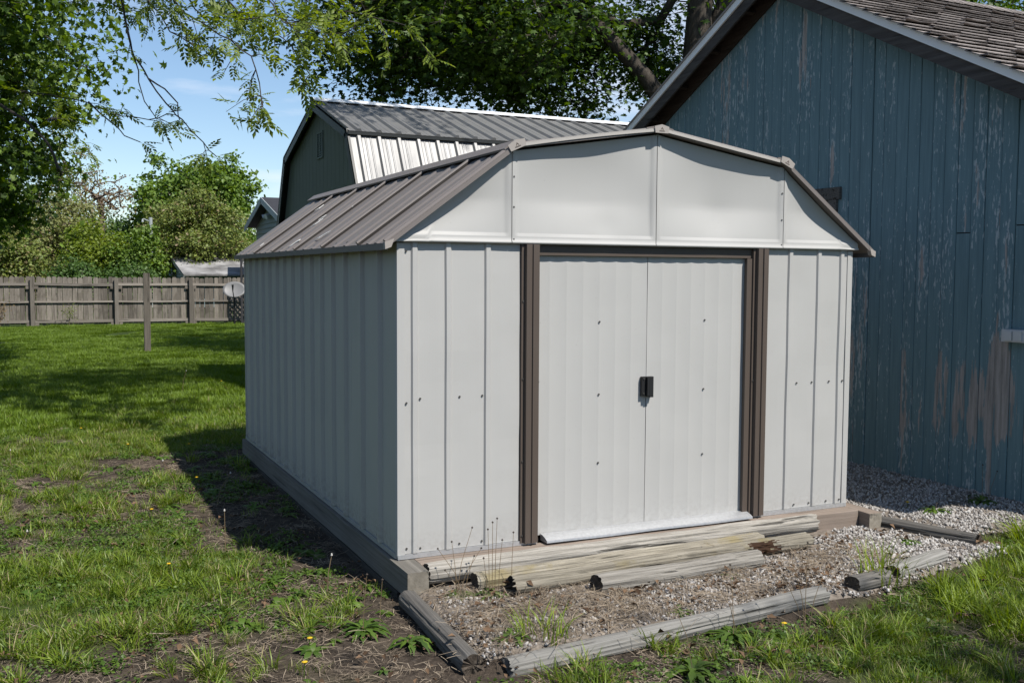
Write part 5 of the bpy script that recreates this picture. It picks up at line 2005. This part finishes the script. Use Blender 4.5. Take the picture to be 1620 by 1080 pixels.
def rosette(n, L, w, seed, lobes=True):
    """jagged dandelion-like leaves lying outward"""
    r = np.random.default_rng(seed)
    V, T = [], []
    for i in range(n):
        a = 2 * PI * i / n + r.normal() * 0.3
        l = L * (0.55 + 0.6 * r.random())
        lift = 0.15 + 0.95 * r.random() ** 1.5
        d = np.array([math.cos(a), math.sin(a), 0])
        b = np.array([-math.sin(a), math.cos(a), 0])
        k = len(V)
        ns = 7
        for s in range(ns + 1):
            t = s / ns
            z = l * (lift * t - (lift + 0.1) * t * t) + 0.004
            ww = w * (0.25 + 0.85 * math.sin(PI * min(1, t * 0.8 + 0.12)) ** 1.0) * (1.0 if (s % 2 or not lobes) else 0.45)
            if s == ns:
                ww = w * 0.08
            c = d * l * t + np.array([0, 0, z])
            V += [c - b * ww / 2 + np.array([0, 0, ww * 0.15]), c + b * ww / 2 + np.array([0, 0, ww * 0.15])]
        for s in range(ns):
            q = k + 2 * s
            T += [(q, q + 1, q + 3), (q, q + 3, q + 2)]
    return np.array(V), np.array(T)


def clover(n, size, spread, h, seed):
    r = np.random.default_rng(seed)
    a = r.random(n) * 2 * PI
    q = np.sqrt(r.random(n)) * spread
    pos = np.stack([np.cos(a) * q, np.sin(a) * q, h * (0.3 + 0.7 * r.random(n))], 1)
    nrm = r.normal(size=(n, 3)) * 0.45
    nrm[:, 2] += 1
    return leaves_arr(pos, nrm, size * (0.6 + 0.7 * r.random(n)), 0.85, seed, 0.05)


def sticks(n, L, spread, w, seed):
    r = np.random.default_rng(seed)
    V, T = [], []
    for i in range(n):
        a = r.random() * PI
        c = np.array([r.normal() * spread, r.normal() * spread, 0.003 + 0.014 * r.random()])
        l = L * (0.4 + 0.8 * r.random())
        d = np.array([math.cos(a), math.sin(a), r.normal() * 0.10])
        b = np.array([-math.sin(a), math.cos(a), 0.25]) * w / 2
        k = len(V)
        m_ = c + np.array([-math.sin(a), math.cos(a), 0.1]) * r.normal() * l * 0.08
        V += [c - d * l / 2 - b, c - d * l / 2 + b, m_ - b, m_ + b, c + d * l / 2]
        T += [(k, k + 1, k + 3), (k, k + 3, k + 2), (k + 2, k + 3, k + 4)]
    return np.array(V), np.array(T)


def stone(seed, size):
    bm = bmesh.new()
    bmesh.ops.create_icosphere(bm, subdivisions=1, radius=size)
    r = random.Random(seed)
    sx_, sy_, sz_ = 0.8 + 0.6 * r.random(), 0.6 + 0.3 * r.random(), 0.4 + 0.3 * r.random()
    for v in bm.verts:
        q = 1 + 0.42 * (r.random() - 0.5) * 2
        v.co = Vector((v.co.x * sx_ * q, v.co.y * sy_ * q, v.co.z * sz_ * q))
    bmesh.ops.triangulate(bm, faces=bm.faces)
    V = np.array([tuple(v.co) for v in bm.verts])
    T = np.array([[v.index for v in f.verts] for f in bm.faces])
    bm.free()
    return V, T


def scatter(name, label, cat, P, rot, scl, idx, col):
    me = bpy.data.meshes.new(name)
    n = len(P)
    me.vertices.add(n)
    me.vertices.foreach_set('co', np.asarray(P, np.float32).ravel())
    for nm, ty, dat, key in (('rot', 'FLOAT_VECTOR', rot, 'vector'), ('scl', 'FLOAT', scl, 'value'), ('idx', 'INT', idx, 'value')):
        a = me.attributes.new(nm, ty, 'POINT')
        a.data.foreach_set(key, np.asarray(dat, np.int32 if ty == 'INT' else np.float32).ravel())
    o = link(name, me)
    tag(o, label, cat, None, 'stuff')
    ng = bpy.data.node_groups.new(name, 'GeometryNodeTree')
    ng.interface.new_socket('Geometry', in_out='INPUT', socket_type='NodeSocketGeometry')
    ng.interface.new_socket('Geometry', in_out='OUTPUT', socket_type='NodeSocketGeometry')
    N = ng.nodes
    gi, go = N.new('NodeGroupInput'), N.new('NodeGroupOutput')
    ip = N.new('GeometryNodeInstanceOnPoints')
    ci = N.new('GeometryNodeCollectionInfo')
    ci.inputs['Collection'].default_value = col
    ci.inputs['Separate Children'].default_value = True
    ci.inputs['Reset Children'].default_value = True

    def attr(nm, ty):
        x = N.new('GeometryNodeInputNamedAttribute')
        x.data_type = ty
        x.inputs['Name'].default_value = nm
        return x.outputs['Attribute']
    e2r = N.new('FunctionNodeEulerToRotation')
    ln = ng.links.new
    ln(attr('rot', 'FLOAT_VECTOR'), e2r.inputs[0])
    ln(gi.outputs[0], ip.inputs['Points'])
    ln(ci.outputs[0], ip.inputs['Instance'])
    ip.inputs['Pick Instance'].default_value = True
    ln(attr('idx', 'INT'), ip.inputs['Instance Index'])
    ln(e2r.outputs[0], ip.inputs['Rotation'])
    ln(attr('scl', 'FLOAT'), ip.inputs['Scale'])
    ln(ip.outputs[0], go.inputs[0])
    md = o.modifiers.new('scatter', 'NODES')
    md.node_group = ng
    return o


def in_view(x, y, marg=0.16):
    dx, dy = x - CAM.x, y - CAM.y
    dep = dx * fwd.x + dy * fwd.y
    lat = dx * right.x + dy * right.y
    return (dep > 1.5) & (np.abs(lat / np.maximum(dep, 0.1)) < 0.5075 + marg) & (dep > 2.6 - 0.0 * lat)


def under(x, y):
    """true under buildings and timbers"""
    u_ = (x > -0.06) & (x < 3.16) & (y > -0.12) & (y < 4.32)
    u_ |= (x > 4.40) & (y > -1.3) & (y < 5.9)
    u_ |= (x > 1.95) & (x < 9.4) & (y > 6.6) & (y < 11.6)
    for (ax_, ay_), (bx_, by_), w in [((0.1, -0.185), (2.74, -0.165), 0.06), ((0.33, -0.30), (2.2, -0.235), 0.06), ((0.415, -0.445), (2.41, -0.365), 0.06), ((0.83, -0.60), (1.89, -0.545), 0.055),
                                      ((-0.035, -0.26), (-0.06, -1.15), 0.06), ((0.06, -1.185), (1.86, -1.095), 0.06), ((2.07, -1.06), (2.35, -1.02), 0.055), ((2.42, -0.99), (2.92, -0.87), 0.05),
                                      ((3.17, -0.15), (3.36, -0.76), 0.055), ((0.03, -0.3), (0.03, 0), 0.07), ((3.09, -0.25), (3.09, 0), 0.06)]:
        dx, dy = bx_ - ax_, by_ - ay_
        L2 = dx * dx + dy * dy
        t = np.clip(((x - ax_) * dx + (y - ay_) * dy) / L2, 0, 1)
        u_ |= np.hypot(x - ax_ - t * dx, y - ay_ - t * dy) < w
    return u_


def sample(x0, x1, y0, y1, dens, seed, prob=None):
    r = np.random.default_rng(seed)
    n = int((x1 - x0) * (y1 - y0) * dens)
    x = x0 + (x1 - x0) * r.random(n)
    y = y0 + (y1 - y0) * r.random(n)
    k = in_view(x, y) & ~under(x, y)
    x, y = x[k], y[k]
    if prob is not None:
        k = r.random(len(x)) < prob(x, y)
        x, y = x[k], y[k]
    return x, y


def place(name, label, cat, x, y, col, nvar, s0, s1, seed, tilt=0.15, dz=0.0, full=False):
    r = np.random.default_rng(seed)
    n = len(x)
    rot = np.stack([r.normal(size=n) * tilt, r.normal(size=n) * tilt, r.random(n) * 2 * PI], 1)
    if full:
        rot = r.random((n, 3)) * 2 * PI
    return scatter(name, label, cat, np.stack([x, y, gz(x, y) + dz], 1), rot, s0 + (s1 - s0) * r.random(n), r.integers(0, nvar, n), col)


cA, cB, cC, cD, cE, cF, cL, cS, cN = [hidden_col(n) for n in ('tuft', 'turf', 'lawn', 'weed', 'clover', 'straw', 'lime', 'stone', 'needle')]
for k in range(4):
    src('tuft', *blades(38, 0.125, 0.05, 0.0056, 0.9, 100 + k, 3), M['grass'], cA)
    src('turf', *blades(60, 0.045, 0.085, 0.0028, 0.8, 110 + k, 2), M['grass'], cB)
    src('lawn', *blades(330, 0.075, 0.30, 0.0075, 0.7, 120 + k, 2), M['grassfar'], cC)
    src('weed', *rosette(8 + k, 0.085, 0.026, 130 + k, k % 2 == 0), M['weed'], cD)
    src('clover', *clover(34, 0.016, 0.06, 0.03, 140 + k), M['weed'], cE)
    src('straw', *sticks(16, 0.085, 0.05, 0.0022, 150 + k), M['straw'], cF)
    src('lime', *blades(34, 0.20, 0.06, 0.0065, 0.75, 160 + k, 3), M['lime'], cL)
    src('needle', *sticks(22, 0.13, 0.06, 0.0022, 170 + k), M['straw'], cN)
for k in range(8):
    src('stone', *stone(180 + k, 0.0100), M['stone'], cS)

nearf = lambda y: 1 - sstep(5.5, 8.5, y)
x, y = sample(-3.8, 6.0, -2.6, 8.5, 230, 1, lambda x, y: turf_density(x, y) * nearf(y))
place('turf_grass', 'short patchy turf on the near lawn', 'grass', x, y, cB, 4, 0.7, 1.35, 2)
x, y = sample(-3.8, 6.0, -2.6, 9.5, 60, 3, lambda x, y: turf_density(x, y) * sstep(0.47, 0.62, fbm(x * 1.7, y * 1.7, 60, 3)) * (0.35 + 0.65 * nearf(y)) * (x < 2.2))
place('grass_tufts', 'longer coarse grass tufts dotted over the near lawn', 'grass', x, y, cA, 4, 0.55, 1.15, 4)
rcl = np.random.default_rng(55)
tx, ty = [], []
for cx_, cy_ in zip(rcl.uniform(-3.2, 0.1, 85), rcl.uniform(-2.3, 5.5, 85)):
    if rcl.random() > 0.25 + 0.9 * float(turf_density(cx_, cy_)):
        continue
    m_ = rcl.integers(7, 24)
    rr_ = 0.06 + 0.13 * rcl.random()
    tx += list(cx_ + rcl.normal(size=m_) * rr_ * 1.3)
    ty += list(cy_ + rcl.normal(size=m_) * rr_)
for cx_, cy_ in zip(rcl.uniform(0.1, 4.0, 26), rcl.uniform(-2.6, -1.36, 26)):
    m_ = rcl.integers(4, 14)
    tx += list(cx_ + rcl.normal(size=m_) * 0.1)
    ty += list(cy_ + rcl.normal(size=m_) * 0.07)
tx, ty = np.array(tx), np.array(ty)
k_ = in_view(tx, ty) & ~under(tx, ty) & (bed_mask(tx, ty) < 0.1)
place('grass_clumps', 'bunched coarse grass standing in clumps on the thin lawn', 'grass', tx[k_], ty[k_], cA, 4, 0.4, 1.1, 57, 0.25)
x, y = sample(-6.0, 9.0, 6.0, 28.3, 26, 5, lambda x, y: sstep(5.5, 8.0, y) * sstep(0.25, 0.35, fbm(x * 0.8, y * 0.8, 70, 3)))
place('lawn_grass', 'even green lawn running back to the fence', 'grass', x, y, cC, 4, 0.75, 1.25, 6, 0.05)
lushp = lambda x, y: sstep(2.0, 2.75, x) * (1 - sstep(-0.80, -0.52, y + 0.05 * np.sin(x * 5))) * (1 - sstep(0.1, 0.5, bed_mask(x, y))) * (0.3 + 0.7 * sstep(0.35, 0.55, fbm(x * 2, y * 2, 80, 3)))
x, y = sample(1.9, 6.0, -3.0, -0.4, 85, 7, lushp)
place('tall_grass', 'lush yellow green grass at the right of the gravel', 'grass', x, y, cL, 4, 0.55, 1.1, 8)
wp = lambda x, y: (0.25 + 0.75 * sstep(0.5, 0.62, fbm(x * 1.3, y * 1.3, 90, 3))) * (1 - bed_mask(x, y)) * nearf(y)
x, y = sample(-3.5, 3.0, -2.6, 7.5, 26, 9, wp)
place('weeds', 'flat broad-leaved weeds among the thin turf', 'weeds', x, y, cD, 4, 0.55, 1.2, 10)
x, y = sample(-3.5, 4.0, -2.6, 7.5, 190, 11, lambda x, y: sstep(0.44, 0.58, fbm(x * 1.9, y * 1.9, 95, 3)) * (1 - bed_mask(x, y)) * nearf(y) * 0.8)
place('ground_cover', 'small-leaved ground cover creeping over the soil', 'weeds', x, y, cE, 4, 0.6, 1.2, 12)
x, y = sample(-3.5, 4.0, -2.6, 7.5, 120, 13, lambda x, y: (1 - 0.8 * turf_density(x, y)) * (1 - bed_mask(x, y)) * nearf(y))
place('dead_grass', 'dead grass bits lying on the bare soil', 'straw', x, y, cF, 4, 0.6, 1.3, 14, 0.1)
# gravel, thinner where dead straw lies
strawy = lambda x, y: np.clip((1 - sstep(0.7, 1.4, x + 0.9 * (fbm(x * 3, y * 3, 97, 3) - 0.5))) * (y < 0), 0, 1) * 0.6
dep_ = lambda x, y: np.clip(1.15 - 0.10 * (np.hypot(x - CAM.x, y - CAM.y) - 5), 0.35, 1)
x, y = sample(-0.1, 5.0, -1.4, 8.5, 5200, 15, lambda x, y: sstep(0.3, 0.8, bed_mask(x, y)) * (1 - strawy(x, y)) * dep_(x, y) * (0.35 + 0.65 * sstep(0.34, 0.46, fbm(x * 5, y * 5, 98, 3))))
place('gravel', 'white crushed gravel before and beside the shed', 'gravel', x, y, cS, 8, 0.38, 1.5, 16, 0.3, 0.02, True)
x, y = sample(-0.05, 2.6, -1.3, 0.0, 330, 17, lambda x, y: sstep(0.4, 0.8, bed_mask(x, y)) * np.clip(strawy(x, y) * 1.0 + 0.24 + 0.5 * np.exp(-((y + 0.62) / 0.13) ** 2), 0, 1))
place('straw', 'dead straw and needles over the gravel before the logs', 'straw', x, y, cN, 4, 0.5, 1.2, 18, 0.12, 0.024)


cO = hidden_col('litter')
for k in range(4):
    rl = np.random.default_rng(400 + k)
    src('litter', *leaves_arr(np.stack([rl.normal(size=7) * 0.05, rl.normal(size=7) * 0.05, 0.004 + 0.01 * rl.random(7)], 1), rl.normal(size=(7, 3)) * 0.35 + [0, 0, 1], 0.018 + 0.022 * rl.random(7), 0.6, 410 + k, 0.2), M['litter'], cO)
x, y = sample(-2.5, 3.4, -2.4, 3.0, 75, 19, lambda x, y: np.clip(bed_mask(x, y) * (x < 2.7) * 1.0 * (0.3 + 0.7 * sstep(0.45, 0.6, fbm(x * 4, y * 4, 99, 3))) + 0.2 * (1 - turf_density(x, y)), 0, 1))
place('leaf_litter', 'brown leaf litter over the gravel and bare soil', 'leaf litter', x, y, cO, 4, 0.6, 1.3, 20, 0.15, 0.03)

# ------------------------------------------------------------------ single plants and flowers
def stalks(spec, seed, mat=None):
    """[(dx, dy, height, leanx, leany)] -> stalk mesh and heads"""
    m, h = MB(), MB()
    for dx, dy, ht, lx, ly in spec:
        pts = [(dx, dy, 0), (dx + lx * 0.3, dy + ly * 0.3, ht * 0.5), (dx + lx, dy + ly, ht)]
        m.tube(pts, [0.0018, 0.0015, 0.0011], 5)
        c = Vector(pts[-1])
        vs = [c + Vector((0, 0, -0.006)), c + Vector((0, 0, 0.007))]
        for k in range(6):
            a = k * PI / 3
            vs.append(c + Vector((0.0065 * math.cos(a), 0.0065 * math.sin(a), 0)))
        h.add(vs, [(0, 2 + (k + 1) % 6, 2 + k) for k in range(6)] + [(1, 2 + k, 2 + (k + 1) % 6) for k in range(6)])
    return m, h


def plant(name, label, x, y, n, L, w, stk, seed, group, kind='rosette', z=None):
    o = thing(name, label, 'plant', (x, y, (gz1(x, y) + 0.012) if z is None else z), group)
    if kind == 'rosette':
        V, T = rosette(int(n * 1.8), L * 0.9, w * 0.58, seed)
    else:
        V, T = blades(n, L, w * 2.4, 0.0055, 0.6, seed, 3, hvar=0.4)
    me = np_mesh('leaves', V, T, M['weed'] if kind == 'rosette' else M['lime'], o)
    if stk:
        m, h = stalks(stk, seed)
        m.build('stalks', M['stalk'], o, fix=False)['kind'] = 'stuff'
        h.build('seed_heads', M['seed'], o, fix=False)['kind'] = 'stuff'
    return o


PG = 'weeds growing in the gravel bed'
plant('dandelion_plant', 'dandelion rosette with bare seed stalks beside the base timber end block', 0.19, -0.36, 15, 0.11, 0.034,
      [(0, 0.02, 0.27, -0.02, 0.02), (0.02, 0, 0.24, -0.11, 0.05), (-0.01, 0, 0.33, 0.10, 0.04), (0.03, -0.01, 0.2, 0.05, 0), (0, -0.02, 0.16, -0.09, -0.03), (0.01, 0.01, 0.22, 0.13, 0.03)], 1, PG)
plant('dandelion_plant', 'dandelion rosette with upright stalks below the dark end of the second log', 0.335, -0.43, 17, 0.12, 0.036,
      [(0, 0.02, 0.33, 0.0, 0.02), (0.02, 0.03, 0.36, 0.01, 0.02), (0.03, 0.02, 0.38, 0.02, 0.02), (0.04, 0, 0.28, 0.02, 0), (0.12, 0.02, 0.30, 0.02, 0.02), (-0.02, 0, 0.2, -0.02, 0)], 2, PG)
plant('leafy_weed', 'leafy green weed growing behind the front edging timber near its left end', 0.20, -0.98, 9, 0.15, 0.045, None, 3, PG)
plant('grass_clump', 'dark thin grass clump between the two edging timbers', 0.32, -1.02, 60, 0.17, 0.05, None, 4, PG, 'grass')
plant('leafy_weed', 'small weed at the middle of the front edging timber', 1.05, -1.02, 10, 0.10, 0.035, None, 5, PG)
plant('leafy_weed', 'jagged leafy weed overlapping the outer face of the front edging timber', 1.17, -1.27, 16, 0.16, 0.05,
      [(0, 0, 0.3, 0.05, 0.1), (0.02, 0, 0.26, -0.1, 0.04)], 6, PG)
plant('leafy_weed', 'green weed in the gravel beside the grey edging timber', 3.28, -0.30, 14, 0.12, 0.04, None, 7, PG)
plant('leafy_weed', 'weed in the white gravel halfway to the barn wall', 3.72, -0.10, 16, 0.14, 0.045, [(0, 0, 0.06, 0.01, 0)], 8, PG)
plant('leafy_weed', 'weed in the gravel close under the barn sill with tall white-topped stalks', 4.18, -0.08, 18, 0.15, 0.045,
      [(0, 0, 0.26, 0.02, 0.02), (0.04, -0.02, 0.22, 0.05, -0.02)], 9, PG)
plant('grass_clump', 'upright bright grass clump beside the short cut edging timber', 2.36, -1.0, 70, 0.24, 0.055, None, 10, PG, 'grass')
plant('leafy_weed', 'weed at the near end of the grey edging timber below the barn', 3.0, -0.55, 14, 0.11, 0.04, None, 11, PG)
plant('leafy_weed', 'tiny weed under the cut end of the shortest log', 1.62, -0.66, 9, 0.07, 0.028, None, 12, PG)
plant('leafy_weed', 'broad weed on the soil left of the shed corner timber', -0.34, -0.5, 18, 0.16, 0.05,
      [(0, 0, 0.26, 0.02, 0), (0.08, 0, 0.22, 0.02, 0.02)], 13, PG)
plant('leafy_weed', 'weed against the outer side of the dark edging timber', -0.19, -0.75, 12, 0.13, 0.05, None, 14, PG)
plant('leafy_weed', 'wide rosette in the bottom foreground below the front edging timber', 0.75, -1.55, 18, 0.15, 0.05, [(0, 0, 0.3, -0.05, 0.1)], 15, PG)
plant('dry_weed', 'tall dry reddish weed stalks before the front edging timber', 1.45, -1.42, 8, 0.10, 0.035,
      [(0, 0, 0.42, 0.05, 0.05), (0.01, 0.0, 0.38, -0.06, 0.05), (0.02, 0, 0.33, 0.1, 0), (0, 0.01, 0.30, -0.12, 0.0)], 16, PG)

FG = 'dandelion flowers in the grass'
fl_spots = [(-1.01, 2.14, 'first yellow dandelion left of the shed shadow'), (-1.05, 0.8, 'yellow dandelion in the near left turf'), (0.71, 10.07, 'yellow dandelion far out by the lawn shadow'),
            (-0.71, -0.9, 'yellow dandelion at the bottom edge left of the edging timber'), (-0.62, -0.62, 'yellow dandelion on the soil left of the edging timber'), (1.38, -1.36, 'yellow dandelion in front of the pale front edging timber'),
            (-0.60, 3.0, 'yellow dandelion inside the edge of the shed shadow'), (-0.45, 4.6, 'yellow dandelion beyond the back corner of the shed'), (-0.95, 4.9, 'yellow dandelion in bright turf beyond the shed shadow'),
            (-1.3, 6.2, 'yellow dandelion in the strip of sunlit lawn'), (-0.9, 11.6, 'yellow dandelion in the middle of the lawn'), (3.62, 0.05, 'yellow dandelion in the gravel beside the barn')]
r_ = random.Random(4)
head_me = None
for x_, y_, lab in fl_spots:
    o = thing('dandelion_flower', lab, 'flower', (x_, y_, gz1(x_, y_)), FG)
    ht = 0.055 + 0.03 * r_.random()
    MB().tube([(0, 0, 0), (0.004, 0, ht)], 0.002, 5).build('stem', M['weed'], o)
    m = MB()
    c = Vector((0.004, 0, ht))
    n = 14
    vs = [c + Vector((0, 0, 0.010)), c + Vector((0, 0, -0.006))]
    for k in range(n):
        a = 2 * PI * k / n
        q = 0.014 if k % 2 else 0.010
        vs.append(c + Vector((math.cos(a) * q, math.sin(a) * q, 0.005)))
    m.add(vs, [(0, 2 + k, 2 + (k + 1) % n) for k in range(n)] + [(1, 2 + (k + 1) % n, 2 + k) for k in range(n)])
    m.build('flower_head', M['yellow'], o, fix=False)
SG = 'bare dandelion stalks in the grass'
for x_, y_, ht, lx, lab in [(-0.70, 1.07, 0.26, 0.0, 'tallest pale stalk standing at the edge of the shed shadow'), (-0.78, 2.6, 0.30, -0.10, 'leaning pale stalk inside the shed shadow'), (-0.55, 2.35, 0.22, 0.1, 'curved pale stalk near the shed base timber'),
                            (-1.95, 1.75, 0.14, -0.05, 'short pale stalk at the left edge of the turf'), (-1.78, 1.6, 0.12, 0.03, 'short bent stalk beside the one at the left edge'), (-1.9, 4.4, 0.16, 0, 'pale stalk standing in the turf at the far left'),
                            (-0.35, 5.2, 0.24, -0.05, 'seed stalk beyond the back corner of the shed'), (0.1, 9.5, 0.3, 0.06, 'tall seed stalk by the distant lawn shadow'), (-0.35, 0.1, 0.2, 0.03, 'stalk beside the shed corner timber')]:
    o = thing('dandelion_stalk', lab, 'stalk', (x_, y_, gz1(x_, y_)), SG)
    MB().tube([(0, 0, 0), (lx * 0.3, 0.01, ht * 0.55), (lx, 0.02, ht)], [0.0026, 0.0022, 0.0018], 5).build('stem', M['stalk'], o)
    m = MB()
    c = Vector((lx, 0.02, ht))
    m.tube([c, c + Vector((0, 0, 0.012))], [0.006, 0.003], 6)
    m.build('seed_head', M['puff'], o)
# small plants along the fence foot
V, T = blades(60, 0.5, 0.12, 0.01, 0.7, 300, 3)
o = thing('shrub', 'thin young plant growing at the foot of the fence', 'plant', (-0.85, 28.0, -0.15))
Pc = cloud(26, (0, 0, 0.35), (0.28, 0.25, 0.4), 61, 0.6, flat=0.02)
MB().tube([(0, 0, 0), (0.03, 0, 0.35), (0.0, 0, 0.7)], [0.012, 0.01, 0.005], 5).build('stem', M['bareb'], o)
Vl, Tl = leaves_arr(np.repeat(Pc, 7, 0) + np.random.default_rng(5).normal(size=(26 * 7, 3)) * 0.06, np.random.default_rng(6).normal(size=(26 * 7, 3)) + [0, 0, 0.6], np.full(26 * 7, 0.05), 0.6, 62)
np_mesh('leaves', Vl, Tl, M['olive'], o)
o = thing('shrub', 'brown twiggy shrub at the far left foot of the fence', 'plant', (-2.75, 27.6, -0.15))
Pc = cloud(46, (0, 0, 0.45), (0.35, 0.3, 0.5), 63, 0.6, flat=0.02)
m = MB()
for p in Pc[:26]:
    m.tube([(0, 0, 0), (p[0] * 0.4, p[1] * 0.4, p[2] * 0.6), tuple(p)], [0.008, 0.006, 0.003], 4)
m.build('stems', M['bareb'], o)['kind'] = 'stuff'
Vl, Tl = leaves_arr(np.repeat(Pc, 9, 0) + np.random.default_rng(7).normal(size=(46 * 9, 3)) * 0.07, np.random.default_rng(8).normal(size=(46 * 9, 3)) + [0, 0, 0.6], np.full(46 * 9, 0.05), 0.6, 64)
np_mesh('leaves', Vl, Tl, M['rust'], o)
